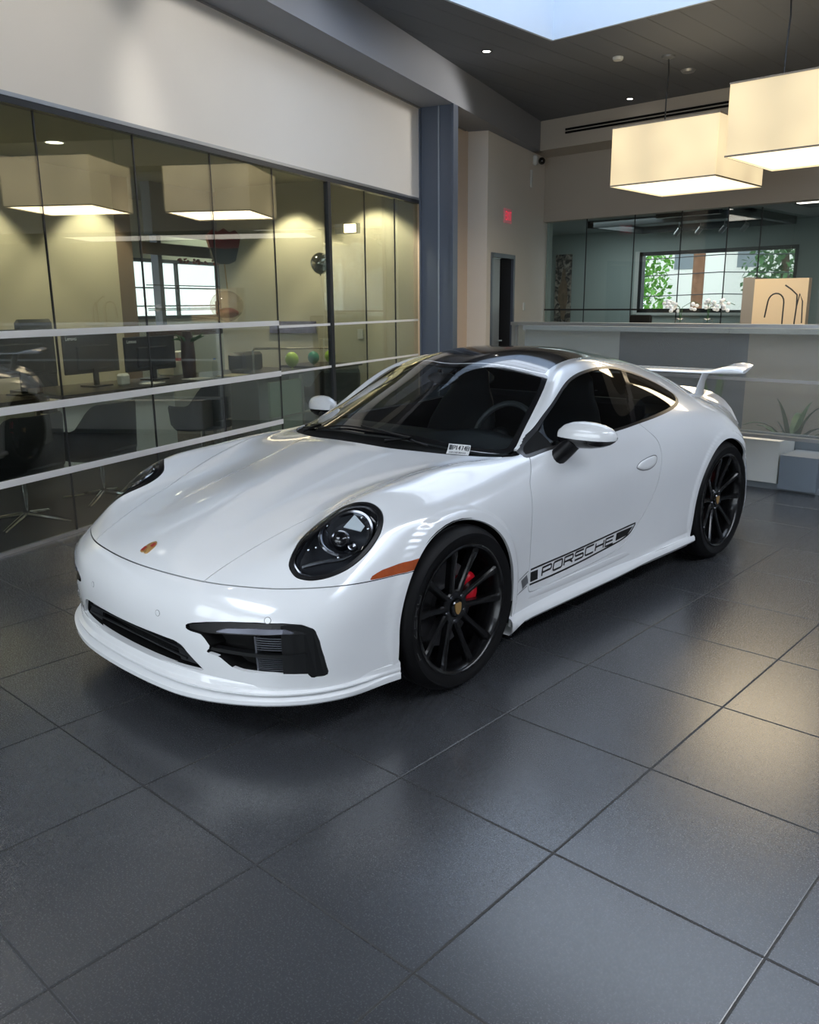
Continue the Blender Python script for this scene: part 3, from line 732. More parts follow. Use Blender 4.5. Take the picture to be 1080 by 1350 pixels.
for sd in (1,-1):
    V,N,F=pt.sub(bins['headlight'])
    hl=make_part('headlight',V,N,F,M['trimblack'],car,off=.001,rim=.02,side=sd,label='oval headlight with black surround')
    V,N,F=pt.sub(bins['headlight_lens'])
    make_part('lens',V,N,F,M['lens'],hl,off=.0015,side=sd)
    c2=HLo.mean(0);sc=lambda s:c2+(HLo-c2)*s
    # inner chrome line, bowl
    ring=lambda s,dep:[hlp(*p,dep,sd) for p in sc(s)]
    mb=MB();mb.grid([ring(.91,.004),ring(.885,.003),ring(.86,.010)],closev=True);mb.build('bezel_ring',M['dchrome'],hl)
    mb=MB();mb.grid([ring(.93,.004),ring(.905,.02),ring(.84,.06),ring(.6,.085),ring(.01,.09)],closev=True);mb.build('lamp_bowl',M['lampblack'],hl)
    # round cup towards the rear of the lamp
    mb=MB();cc=(.045,-.004)
    circ=lambda r,d:[hlp(cc[0]+r*1.05*cos(t),cc[1]+r*.92*sin(t),d,sd) for t in np.linspace(0,2*pi,36,endpoint=False)]
    mb.grid([circ(.104,.016),circ(.098,.011),circ(.090,.016),circ(.084,.030)],closev=True);mb.build('cup_ring',M['dchrome'],hl)
    mb=MB();mb.grid([circ(.084,.030),circ(.07,.062),circ(.04,.078),circ(.001,.08)],closev=True);mb.build('cup',M['lampblack'],hl)
    # projector lens with toothed collar
    def cylp(mb,a,b,r,d0,d1,n=24):
        R0=[hlp(a,b,d1,sd)+0 for _ in range(1)]
        s=np.array([sd,1,1]);cen=hlp(a,b,0,sd);nn=HLN*s;A=HLA*s;B=HLB*s
        f=lambda rr,d:[cen-nn*d+rr*(cos(t)*A+sin(t)*B) for t in np.linspace(0,2*pi,n,endpoint=False)]
        return mb,f
    mb=MB();_,f=cylp(mb,.012,-.004,.03,0,0);mb.grid([f(.034,.07),f(.034,.028),f(.030,.024),f(.026,.026)],closev=True);mb.build('projector_collar',M['dchrome'],hl)
    mb=MB();mb.grid([f(.026,.028),f(.02,.022),f(.01,.018),f(.0005,.017)],closev=True);mb.build('projector_lens',M['carglassy'] if 'carglassy' in M else M['gloss_black'],hl)
    mb=MB();_,f=cylp(mb,.02,.052,.02,0,0)
    for (a,b) in ((.02,-.058),):
        _,f=cylp(mb,a,b,.02,0,0);mb.grid([f(.017,.05),f(.017,.024),f(.013,.023),f(.012,.032),f(.0005,.034)],closev=True)
    mb.build('cornering_light',M['dchrome'],hl)
    mb=MB()
    # pale reflector wedge
    q=[(.055,.022),(.125,.035),(.112,-.030),(.085,-.036)]
    mb.add([hlp(a,b,.030,sd) for a,b in q]+[hlp(a,b,.034,sd) for a,b in q],[(0,1,2,3),(7,6,5,4),(0,1,5,4),(1,2,6,5),(2,3,7,6),(3,0,4,7)]);mb.build('reflector',M['refl'] if 'refl' in M else M['chrome'],hl)
    # grey lower shelf with chrome edge
    mb=MB();mb.tube([hlp(a,b,.018,sd) for a,b in ((-.165,.010),(-.13,-.012),(-.095,-.035),(-.07,-.055),(-.045,-.072),(-.01,-.083))],[.006,.009,.009,.009,.007,.004],8);mb.build('light_bar',M['chrome'],hl)
    for a,b in ((-.10,.045),(-.075,.03),(.02,.075),(.13,.0),(.11,-.05),(-.05,-.055)): MB().ball(tuple(hlp(a,b,.022,sd)),.0055,10,6).build('led_element',M['chrome'],hl)
# ---------- mirrors ----------
def mirror(sd,par):
    c=np.array([.90,.865,.930]);root=MB()
    # housing: closed rings along x from stalk side to the tip
    xs=[.778,.788,.812,.85,.895,.945,.987,1.017,1.035,1.042];hz_t=[.008,.034,.052,.064,.068,.065,.056,.042,.024,.003];hz_b=[.008,.036,.050,.056,.056,.053,.045,.033,.018,.003];dy=[.01,.040,.052,.060,.064,.062,.055,.042,.024,.004]
    sk=[.0,.0,.002,.006,.012,.020,.030,.040,.048,.052]
    R=[];n=28
    for x,t,b,d,s in zip(xs,hz_t,hz_b,dy,sk):
        row=[]
        for k in range(n):
            a=2*pi*k/n;ca,sa=cos(a),sin(a)
            yy=-np.sign(ca)*abs(ca)**.85*d*(1.0 if ca>0 else .62);zz=np.sign(sa)*abs(sa)**.9*(t if sa>0 else b)
            row.append((sd*x,c[1]+s+yy+.0,c[2]+zz+.003))
        R.append(row)
    R=np.array(R);zc=c[2]-.002
    mb=MB();mb.grid(R,closev=True)
    # split into painted cap (upper) and black lower shell with a cut plane
    V=np.array(mb.v);F=[list(f) for f in mb.f];P=Patch(V,np.tile([0,0,1.],(len(V),1)),F)
    fz=V[:,2]-(zc-(abs(V[:,0])-.80)*.03)
    P.split(fz,'low')
    cap=[q for q,t in zip(P.F,P.T) if 'low' not in t];low=[q for q,t in zip(P.F,P.T) if 'low' in t]
    def mk2(fs,name,mat,parent,sc=1):
        v,_,f=P.sub(fs);m=MB();v=(v-[sd*.9,.88,.93])*sc+[sd*.9,.88,.93];m.add(v,[tuple(q) for q in f],True);return m.build(name,mat,parent)
    cap_o=mk2(cap,'mirror',P_,par,1.015)
    mk2(low,'mirror_base_shell',M['gloss_black'],cap_o)
    m=MB();m.tube([(sd*.770,.80,.808),(sd*.80,.810,.832),(sd*.825,.830,.865),(sd*.85,.85,.900)],[.046,.042,.040,.038],14);m.xf(lambda p:(p[0],.83+(p[1]-.83)*1.35,p[2]));m.build('mirror_arm',M['trimblack'],cap_o)
    m=MB();g=[[(sd*(.80+.21*u),c[1]+.028+.03*u+.0,c[2]-.028+.07*v) for v in (0,1)] for u in (0,.5,1)];m.grid(g,False);m.build('mirror_glass',M['chrome'],cap_o)
for sd,d in ((1,doors[0]),(-1,doors[1])): mirror(sd,d)
# ---------- wheels ----------
def wheel(loc,R,w,sd,rr,front,tread=True):
    wr=empty('wheel',loc,0,car)
    s=lambda h:h*sd
    def L(mb,prof,n=72,**k): mb.lathe([(r,s(h)) for r,h in prof],n,'x',**k);return mb
    mb=MB();h=w/2
    pr=[(rr-.004,-h+.012),(rr+.012,-h+.002),(rr+.045,-h-.004),(R-.045,-h-.002),(R-.018,-h+.010),(R-.004,-h+.03)]
    for g_ in (-.55,-.18,.18,.55):
        x=g_*h;pr+=[(R,x-.006),(R-.007,x-.004),(R-.007,x+.004),(R,x+.006)]
    pr+=[(R-.004,h-.03),(R-.018,h-.010),(R-.034,h-.001),(R-.036,h+.002),(rr+.050,h+.004),(rr+.030,h+.003),(rr+.024,h-.001),(rr+.010,h-.004),(rr-.004,h-.012)]
    L(mb,pr,96);tyre=mb.build('tyre',M['rubber'],wr)
    # side wall lettering
    mb=MB();rt=rr+.026;hh=.022;x0=s(h+.0035)
    def arc_text(txt,a0,wd,dirn):
        a=a0
        for ch in txt:
            if ch!=' ':
                for line in LET[ch]:
                    pl=[]
                    for u,v in path2([np.array(q,float) for q in line],.25):
                        t=a+dirn*u*wd*.72;r=rt+v*hh;pl.append(((r,t)))
                    P3=[np.array((x0,r*cos(t),r*sin(t))) for r,t in pl]
                    for A,B in zip(P3[:-1],P3[1:]):
                        d=B-A;l=np.linalg.norm(d)
                        if l<1e-6: continue
                        d/=l;nn=np.cross([1,0,0],d)*.0018
                        mb.quad(A+nn,B+nn,B-nn,A-nn)
            a+=dirn*wd
    dr=-1 if sd>0 else 1
    # seen from outside text runs clockwise
    arc_text('PIRELLI',radians(250) if sd>0 else radians(290),radians(7.5),sd*1.)if 0 else None
    arc_text('P ZERO',radians(205) if sd>0 else radians(-25),radians(9),-1 if sd>0 else 1)
    mb.build('tyre_lettering',M['rubber_print'],tyre,kind='stuff')
    # rim barrel
    mb=MB();L(mb,[(rr+.006,h-.006),(rr+.008,h-.002),(rr+.002,h+.001),(rr-.006,h-.003),(rr-.010,h-.012),(rr-.016,h-.022),(rr-.020,h-.05),(rr-.026,h-.09),(rr-.026,-h+.03),(rr-.004,-h+.01),(rr+.004,-h+.008)],96)
    rim=mb.build('rim',M['rim'],wr)
    mb=MB()
    fx=lambda r:h-.046+.036*np.clip((r-.06)/(rr-.08),0,1)**1.4    # spoke face depth
    for k in range(5):
        for sg in (-1,1):
            tc=radians(84+72*k);
            A0=tc+sg*radians(23);A1=tc+sg*radians(15.5)
            G_=[]
            for u in np.linspace(0,1,12):
                q0=np.array([cos(A0),sin(A0)])*.050;q1=np.array([cos(A1),sin(A1)])*(rr-.010);qq=q0+(q1-q0)*u;r=np.linalg.norm(qq);t=math.atan2(qq[1],qq[0])
                wd=.0165-.0045*sin(pi*min(u*1.1,1))+.001*u;x=fx(r)
                er=np.array([cos(t),sin(t)]);et=np.array([-sin(t),cos(t)])
                row=[]
                for (a,b) in ((-1.1,-.032),(-1,-.007),(-.62,0),(.0,-.001),(.62,0),(1,-.007),(1.1,-.032)):
                    q=er*r+et*wd*a;row.append((s(x+b),q[0],q[1]))
                G_.append(row)
            mb.grid(G_,False)
    sp=mb.build('spokes',M['rim'],rim)
    mb=MB();L(mb,[(.070,h-.09),(.072,h-.052),(.066,h-.046),(.040,h-.044),(.036,h-.050),(.0,h-.050)],40);mb.build('hub',M['rim'],rim)
    for k in range(5):
        t=radians(84+72*k+36);mb=MB();q=(.055*cos(t),.055*sin(t));mb.tube([(s(h-.06),*q),(s(h-.040),*q)],[.0095,.0085],6);mb.build('wheel_bolt',M['dchrome'],rim)
    mb=MB();L(mb,[(.034,h-.052),(.034,h-.038),(.030,h-.034),(.0,h-.033)],32);cap=mb.build('centre_cap',M['gloss_black'],rim)
    mb=MB();q=cr(shield(),True,2)*[.036,.046];f=-1 if sd>0 else 1
    mb.add([(s(h-.031),y*(1 if sd>0 else -1),z) for y,z in q]+[(s(h-.034),y*(1 if sd>0 else -1),z) for y,z in q],[tuple(range(len(q)))]+[(i,(i+1)%len(q),len(q)+(i+1)%len(q),len(q)+i) for i in range(len(q))]);mb.build('cap_crest',M['gold'],rim)
    # brake disc and caliper
    mb=MB();L(mb,[(.07,h-.10),(.085,h-.085),(.085,h-.108),(.175,h-.108),(.175,h-.138),(.085,h-.138)],60)
    mb.build('brake_disc',M['disc'],wr)
    mb=MB();cA=radians(18 if front else 150);rows2=[]
    for t in np.linspace(cA-.62,cA+.62,14):
        e=1-.35*abs((t-cA)/.62)**3
        rows2.append([(s(h-.150),.12*cos(t),.12*sin(t)),(s(h-.150),.188*e*cos(t),.188*e*sin(t)),(s(h-.085),.190*e*cos(t),.190*e*sin(t)),(s(h-.076),.178*e*cos(t),.178*e*sin(t)),(s(h-.074),.135*cos(t),.135*sin(t)),(s(h-.084),.115*cos(t),.115*sin(t))])
    mb.grid(rows2,closev=True);mb.add(rows2[0],[(0,1,2,3,4,5)]);mb.add(rows2[-1],[(5,4,3,2,1,0)])
    mb.build('brake_caliper',M['red'],wr)
for sd in (1,-1):
    wheel((sd*.7955,0,.340),.340,.235,sd,.262,True)
    wheel((sd*.780,2.45,.358),.358,.290,sd,.276,False)
# ---------- rear wing ----------
def chord(y0,zt,c,th,rise):
    """aerofoil loop: c chord, th thickness, rise of trailing edge"""
    q=[]
    for u,v in ((0,0),(.03,.5),(.12,.9),(.3,1),(.6,.75),(.85,.5),(1,.45),(1,.1),(.8,-.1),(.5,-.35),(.25,-.5),(.08,-.45)):
        q.append((y0+u*c,zt+v*th*.5+rise*u**1.5))
    return q
R=[]
for x in [-.66,-.655,-.63,-.58,-.52,-.46,-.40,-.2,0,.2,.40,.46,.52,.58,.63,.655,.66]:
    a=abs(x);tip=smoothstep((a-.42)/.14);e=smoothstep((a-.60)/.06)
    y0=3.165+.02*(a/.6)**2+.02*tip;c=.20+.05*tip-.07*e
    R.append([(x,y,z) for y,z in chord(y0+.04*e,1.050+.010*tip-.005*e,c,.022+.040*tip*(1-.7*e),.012+.026*tip)])
mb=MB();mb.grid(R,closev=True);n=12
mb.add(R[0],[tuple(range(n))]);mb.add(R[-1],[tuple(range(n))[::-1]])
wing=mb.build('rear_wing',P_,car)
for sd in (1,-1):
    mb=MB();rows3=[]
    for (x,y,z,c,t) in ((.385,3.12,.885,.17,.030),(.385,3.15,.93,.13,.022),(.39,3.18,.99,.11,.020),(.40,3.19,1.03,.12,.024),(.41,3.19,1.052,.15,.03)):
        rows3.append([(sd*(x+t/2*cos(a)),y+c/2-c/2*sin(a),z) for a in np.linspace(0,2*pi,14,endpoint=False)])
    mb.grid(rows3,closev=True);mb.build('wing_stanchion',P_,wing)
mb=MB();R=[]
for x in np.linspace(-.62,.62,25):
    P,N=surf([(abs(x),3.30)],'top');z=P[0][2]
    R.append([(x,3.15,z+.028),(x,3.25,z+.035),(x,3.37-.12*abs(x)**2,z+.055),(x,3.40-.12*abs(x)**2,z+.035),(x,3.38-.12*abs(x)**2,z-.03)])
mb.grid(R);mb.build('tail_spoiler',P_,car)
# ---------- wipers, sticker ----------
def ws_point(x,y,o=.0):
    P,N=surf([(abs(x),y)],'top');p=P[0]+N[0]*o;return (p[0]*(1 if x>=0 else -1),p[1],p[2])
for a,b,c in (((.20,.285),(.30,.36),(-.36,.372)),((-.45,.345),(-.35,.385),(-.60,.47))):
    mb=MB()
    mb.tube([ws_point(*a,.012),ws_point(*b,.022),ws_point((b[0]+c[0])/2,(b[1]+c[1])/2,.022)],[.010,.007,.005],8)
    mb.tube([ws_point(b[0]+(c[0]-b[0])*u+.0,b[1]+(c[1]-b[1])*u,.010) for u in np.linspace(-.15,1,14)],.005,6)
    mb.build('wiper',M['black'],car)
sq=[(.451,.446),(.536,.500),(.593,.412),(.509,.358)]
def stk(u,v): return tuple((np.array(sq[3])*(1-u)+np.array(sq[2])*u)*(1-v)+(np.array(sq[0])*(1-u)+np.array(sq[1])*u)*v)
def stk3(u,v,o):
    P,N=surf([stk(u,v)],'top');return P[0]+N[0]*o
mb=MB();mb.grid([[stk3(u,v,.0015) for v in np.linspace(0,1,5)] for u in np.linspace(0,1,6)]);st=mb.build('price_sticker',M['paper'],car,label='white stock number sticker')
mb=MB();mb.grid([[stk3(u,v,.0022) for v in (.52,.93)] for u in (.05,.18)])
for k,ch in enumerate('P14748'):
    for line in LET[ch]:
        L=[(.22+k*.127+a*.085,.55+b*.34) for a,b in line];P3=[stk3(u,v,.0024) for u,v in L]
        for A,B in zip(P3[:-1],P3[1:]):
            d=B-A;l=np.linalg.norm(d);d/=l;nn=np.cross(d,[0,-.3,.95]);nn=nn/np.linalg.norm(nn)*.0023;mb.quad(A-d*.001+nn,B+d*.001+nn,B+d*.001-nn,A-d*.001-nn)
random.seed(4)
u=.10
while u<.85:
    w=random.choice((.008,.014,.02));mb.grid([[stk3(uu,v,.0022) for v in (.10,.36)] for uu in (u,u+w)]);u+=w+.018
mb.build('sticker_print',M['decal'],st)
# ---------- cabin ----------
mb=MB();R=[]
for x in np.linspace(-.66,.66,21):
    a=abs(x);hump=.03*math.exp(-((x-.34)/.17)**2)
    R.append([(x,.42+.32*a*a,.815),(x,.52+.25*a*a,.865),(x,.70+.1*a*a,.895+hump),(x,.84,.89+hump),(x,.90,.85),(x,.88,.60)])
mb.grid(R);mb.build('dashboard',M['dash'],car)
def seat(x):
    root=empty('seat',(x,0,0),0,car)
    def cush(rows,name,mat): 
        m=MB();m.grid(rows,closev=True);m.add(rows[0],[tuple(range(len(rows[0])))]);m.add(rows[-1],[tuple(range(len(rows[-1])))[::-1]]);m.build(name,mat,root)
    ov=lambda cx,cy,cz,w,t,ax:[(cx+w*np.sign(cos(a))*abs(cos(a))**.7,cy+t*sin(a)*ax[0],cz+t*sin(a)*ax[1]) for a in np.linspace(0,2*pi,18,endpoint=False)]
    bk=[(1.38,.46,.20,.07),(1.42,.56,.25,.085),(1.47,.70,.27,.08),(1.53,.84,.25,.07),(1.57,.95,.20,.06),(1.60,1.02,.15,.05),(1.61,1.07,.135,.05),(1.62,1.12,.12,.045),(1.625,1.15,.09,.03)]
    cush([ov(0,y,z,w,t,(.93,.37)) for y,z,w,t in bk],'backrest',M['seat'])
    cs=[(.90,.44,.22,.05),(.95,.47,.26,.075),(1.15,.45,.26,.08),(1.35,.42,.24,.08),(1.45,.42,.2,.06)]
    cush([[(w*np.sign(cos(a))*abs(cos(a))**.7,y,z+t*sin(a)) for a in np.linspace(0,2*pi,18,endpoint=False)] for y,z,w,t in cs],'seat_cushion',M['seat'])
    return root
seat(.36);seat(-.36)
mb=MB();mb.box(-.60,.60,1.95,2.05,.45,.98,.03);mb.box(-.64,.64,2.0,2.5,.80,.9,.03);mb.build('rear_seats',M['seat'],car)
c=np.array([.36,.98,.86]);ax=np.array([0,-.9,.42]);ax/=np.linalg.norm(ax);e2=np.array([0,.42,.9]);e2/=np.linalg.norm(e2)
mb=MB();mb.tube([c+.185*(cos(t)*np.array([1,0,0])+sin(t)*e2) for t in np.linspace(0,2*pi,40,endpoint=False)],.015,8,closed=True);sw=mb.build('steering_wheel',M['seatgrey'],car)
mb=MB();mb.ball(tuple(c+ax*.02),(.06,.03,.05));[mb.tube([c+ax*.01,c+.18*np.array([cos(t),0,0])+.18*sin(t)*e2],[.02,.013],8) for t in (0,pi,-pi/2)];mb.build('steering_hub',M['seat'],sw)
mb=MB();mb.ball((0,.93,1.145),(.11,.02,.032));mb.tube([(0,.93,1.16),(0,.90,1.19)],.012,8);mb.build('interior_mirror',M['black'],car)
# ================= SHOWROOM =================
WA=np.array([-2.4016,-.5605]);WD=np.array([-.3090,.9511]);WD/=np.linalg.norm(WD);WN=np.array([-WD[1],WD[0]])
RZ=math.atan2(WD[1],WD[0])
def S(s,t,z=0): p=WA+WD*s+WN*t;return (p[0],p[1],z)
def sbox(mb,s0,s1,t0,t1,z0,z1,bev=0):
    k=len(mb.v);mb.box(s0,s1,t0,t1,z0,z1,bev);return mb.xf(lambda p:S(*p),k)
def wallmat(name,c,rough=.7): return pmat(name,c,rough,noise=.03,nscale=1.5,bump=.08,bscale=90)
M['wall']=wallmat('warm white wall paint',srgb(228,222,213))
M['wallgrey']=wallmat('grey wall paint',srgb(132,130,128))
M['walldark']=wallmat('dark grey ceiling paint',srgb(96,98,102))
M['office']=wallmat('office cream paint',srgb(196,192,172))
M['teal']=wallmat('pale grey green paint',srgb(168,180,176))
M['beam']=wallmat('beam grey paint',srgb(138,141,148))
M['steel']=pmat('blue grey steel paint',srgb(84,92,106),.4)
M['steel2']=pmat('light steel edge',srgb(150,158,168),.35)
M['alu']=pmat('brushed aluminium',(.45,.46,.47),.35,metal=.8)
M['darkframe']=pmat('dark frame',(.02,.022,.025),.4)
M['carpet']=pmat('dark carpet',(.022,.023,.026),.9,noise=.3,nscale=60)
M['pane']=glassmat('partition glass',(.83,.86,.82),1.95)
M['pane2']=glassmat('far glass',(.90,.945,.935),1.45)
M['band']=glassmat('frosted band',(.9,.9,.9),1.4,.2,diff=.97,dcol=(.95,.95,.95))
M['frost']=glassmat('frosted panel',(.80,.83,.84),1.45,.12,diff=.20,dcol=(.40,.43,.45))
M['frostgreen']=glassmat('green frosted glass',(.7,.8,.75),1.5,.1,diff=.6,dcol=(.55,.66,.60))
M['white']=pmat('white laminate',srgb(214,216,212),.4)
M['greylam']=pmat('grey laminate',srgb(128,136,142),.35)
M['leaf']=pmat('leaf green',(.03,.10,.02),.5,noise=.4,nscale=20)
M['foliage']=pmat('bright foliage',(.16,.42,.05),.6,noise=.6,nscale=9)
M['darkfoliage']=pmat('dark foliage',(.08,.2,.06),.6,noise=.6,nscale=9)
M['deskwood']=pmat('dark desk top',(.03,.022,.018),.35,noise=.2,nscale=5)
M['chairblack']=pmat('black upholstery',(.008,.009,.012),.6)
M['shade']=None
def shade_mat(name,e,s,diff):
    m=bpy.data.materials.new(name);m.use_nodes=True;nt=m.node_tree;b=nt.nodes['Principled BSDF']
    b.inputs['Base Color'].default_value=diff+(1,);b.inputs['Roughness'].default_value=.9
    b.inputs['Emission Color'].default_value=e+(1,)
    tc=nt.nodes.new('ShaderNodeTexCoord');w=nt.nodes.new('ShaderNodeTexNoise');w.inputs['Scale'].default_value=1.6;w.inputs['Detail'].default_value=1
    r=nt.nodes.new('ShaderNodeMapRange');r.inputs[1].default_value=.25;r.inputs[2].default_value=.75;r.inputs[3].default_value=s*.72;r.inputs[4].default_value=s*1.2
    nt.links.new(tc.outputs['Object'],w.inputs['Vector']);nt.links.new(w.outputs['Fac'],r.inputs[0]);nt.links.new(r.outputs[0],b.inputs['Emission Strength']);return m
M['shade']=shade_mat('lit fabric shade',(1.,.80,.47),.86,(.22,.19,.14))
M['diffuser']=emat('lamp diffuser',(1.,.86,.62),1.7)
M['shade2']=shade_mat('lit office shade',(1.,.82,.54),.55,(.3,.27,.2))
M['diffuser2']=emat('office lamp diffuser',(1.,.82,.52),2.2)
M['spot']=emat('spot lamp',(1,.95,.88),30)
M['warmspot']=emat('warm spot lamp',(1,.75,.4),12)
# floor tiles: square grid turned slightly from the car axis
def tile_mat():
    m=bpy.data.materials.new('dark grey floor tiles');m.use_nodes=True;nt=m.node_tree;b=nt.nodes['Principled BSDF'];N=nt.nodes;Lk=nt.links
    tc=N.new('ShaderNodeTexCoord');mp=N.new('ShaderNodeMapping');mp.vector_type='TEXTURE'
    mp.inputs['Location'].default_value=(1.7755,-.6513,0);mp.inputs['Rotation'].default_value=(0,0,radians(.578));mp.inputs['Scale'].default_value=(.59655,.59655,.59655)
    Lk.new(tc.outputs['Object'],mp.inputs['Vector'])
    sp=N.new('ShaderNodeSeparateXYZ');Lk.new(mp.outputs[0],sp.inputs[0])
    def ma(op,a,b_=None,c=None):
        n=N.new('ShaderNodeMath');n.operation=op
        for i,x in enumerate((a,b_,c)):
            if x is None: continue
            if isinstance(x,(int,float)): n.inputs[i].default_value=x
            else: Lk.new(x,n.inputs[i])
        return n.outputs[0]
    def dist(o): 
        f=ma('FRACT',o);return ma('MINIMUM',f,ma('SUBTRACT',1.,f))
    dx=dist(sp.outputs[0]);dy=dist(sp.outputs[1]);dm=ma('MINIMUM',dx,dy)
    grout=ma('LESS_THAN',dm,.0042)
    edge=N.new('ShaderNodeMapRange');edge.inputs[1].default_value=.004;edge.inputs[2].default_value=.008;Lk.new(dm,edge.inputs[0])
    # per-tile tone
    cb=N.new('ShaderNodeCombineXYZ');Lk.new(ma('FLOOR',sp.outputs[0]),cb.inputs[0]);Lk.new(ma('FLOOR',sp.outputs[1]),cb.inputs[1])
    wn=N.new('ShaderNodeTexWhiteNoise');Lk.new(cb.outputs[0],wn.inputs['Vector'])
    nz=N.new('ShaderNodeTexNoise');nz.inputs['Scale'].default_value=220;nz.inputs['Detail'].default_value=3;Lk.new(tc.outputs['Object'],nz.inputs['Vector'])
    n2=N.new('ShaderNodeTexNoise');n2.inputs['Scale'].default_value=2.5;n2.inputs['Detail'].default_value=5;Lk.new(tc.outputs['Object'],n2.inputs['Vector'])
    v=ma('ADD',ma('ADD',ma('MULTIPLY',wn.outputs['Value'],.12),ma('MULTIPLY',nz.outputs['Fac'],.45)),ma('MULTIPLY',n2.outputs['Fac'],.25))
    rp=N.new('ShaderNodeValToRGB');rp.color_ramp.elements[0].position=.2;rp.color_ramp.elements[0].color=(.030,.032,.036,1);rp.color_ramp.elements[1].position=.75;rp.color_ramp.elements[1].color=(.058,.062,.068,1);Lk.new(v,rp.inputs[0])
    mx=N.new('ShaderNodeMix');mx.data_type='RGBA';Lk.new(grout,mx.inputs[0]);Lk.new(rp.outputs[0],mx.inputs[6]);mx.inputs[7].default_value=(.009,.009,.009,1)
    Lk.new(mx.outputs[2],b.inputs['Base Color'])
    rr=N.new('ShaderNodeMapRange');rr.inputs[3].default_value=.22;rr.inputs[4].default_value=.31;Lk.new(nz.outputs['Fac'],rr.inputs[0]);rg=ma('MAXIMUM',rr.outputs[0],ma('MULTIPLY',grout,.8));Lk.new(rg,b.inputs['Roughness'])
    h=ma('ADD',ma('MULTIPLY',edge.outputs[0],1.),ma('MULTIPLY',nz.outputs['Fac'],.08))
    bp=N.new('ShaderNodeBump');bp.inputs['Distance'].default_value=.0013;bp.inputs['Strength'].default_value=.8;Lk.new(h,bp.inputs['Height']);Lk.new(bp.outputs[0],b.inputs['Normal'])
    b.inputs['Specular IOR Level'].default_value=.95
    return m
def plank_mat():
    m=pmat('dark ceiling planks',srgb(104,107,114),.6);nt=m.node_tree;b=nt.nodes['Principled BSDF']
    tc=nt.nodes.new('ShaderNodeTexCoord');sp=nt.nodes.new('ShaderNodeSeparateXYZ');nt.links.new(tc.outputs['Object'],sp.inputs[0])
    a=nt.nodes.new('ShaderNodeMath');a.operation='MULTIPLY';a.inputs[1].default_value=1/.32;nt.links.new(sp.outputs[0],a.inputs[0])
    f=nt.nodes.new('ShaderNodeMath');f.operation='FRACT';nt.links.new(a.outputs[0],f.inputs[0])
    g_=nt.nodes.new('ShaderNodeMapRange');g_.inputs[1].default_value=.0;g_.inputs[2].default_value=.04;nt.links.new(f.outputs[0],g_.inputs[0])
    bp=nt.nodes.new('ShaderNodeBump');bp.inputs['Distance'].default_value=.008;nt.links.new(g_.outputs[0],bp.inputs['Height']);nt.links.new(bp.outputs[0],b.inputs['Normal']);return m
def struct(mb,name,mat,**k): return mb.build(name,mat,kind='structure',**k)
mb=MB();mb.box(-14,9,-9,14.2,-.2,0)
struct(mb,'floor',tile_mat())
# office floor (carpet sits a hair above)
mb=MB();sbox(mb,-4,6.66,.05,5.0,.0005,.006);struct(mb,'floor_office',M['carpet'])
# left wall above the glass
mb=MB();sbox(mb,-8,6.55,.0,.15,2.78,4.22);struct(mb,'wall_left',M['wall'])
mb=MB();sbox(mb,6.62,8.14,.0,.15,0,4.22);struct(mb,'wall_left_end',pmat('beige wall paint',srgb(214,196,178),.7))
E0=np.array([-4.665,7.291]);E1=np.array([-5.387,9.699]);P0=np.array([-4.962,7.135])
dE=(E1-E0)/np.linalg.norm(E1-E0);nE=np.array([-dE[1],dE[0]])
def EW(a,o,z): p=E0+dE*a+nE*o;return (p[0],p[1],z)
LE=np.linalg.norm(E1-E0)
def ebox(mb,a0,a1,o0,o1,z0,z1):
    k=len(mb.v);mb.box(a0,a1,o0,o1,z0,z1);return mb.xf(lambda p:EW(*p),k)
DA0,DA1,DH=(.206,1.125,2.19)
mb=MB();ebox(mb,0,DA0,0,.30,0,4.22);ebox(mb,DA1,LE+.3,0,.2,0,4.22);ebox(mb,DA0,DA1,0,.2,DH,4.22)
mb.prism([tuple(P0),tuple(E0),tuple(E0+nE*.3),tuple(P0+nE*.3)],0,4.22)
struct(mb,'wall_exit',M['wall'])
# dark doorway and open door leaf
mb=MB();ebox(mb,DA0,DA1,1.0,1.05,0,DH);ebox(mb,DA0-.05,DA0-.0,.2,1.05,0,DH);ebox(mb,DA1+.2,DA1+.25,.2,1.05,0,DH);struct(mb,'wall_closet',M['darkframe'])
jb=MB();ebox(jb,DA1-.015,DA1,.03,.2,0,DH);ebox(jb,DA0,DA0+.015,.03,.2,0,DH);struct(jb,'trim_4',M['darkframe'])
fr=MB();ebox(fr,DA0-.045,DA0+.02,-.012,.03,0,DH+.04);ebox(fr,DA1-.02,DA1+.045,-.012,.03,0,DH+.04);ebox(fr,DA0,DA1,-.012,.03,DH-.02,DH+.04)
d1=struct(fr,'door_1',M['steel'])
mb=MB();ebox(mb,DA0+.03,DA1-.40,.07,.11,0,DH-.03);mb.build('door_leaf',pmat('blue grey door',(.22,.24,.27),.3),d1)
mb=MB();mb.cyl(EW(DA1-.46,.07,.98),EW(DA1-.46,.0,.98),.012,12);mb.cyl(EW(DA1-.46,.01,.98),EW(DA1-.58,.01,.98),.010,12);mb.build('door_handle',M['alu'],d1)
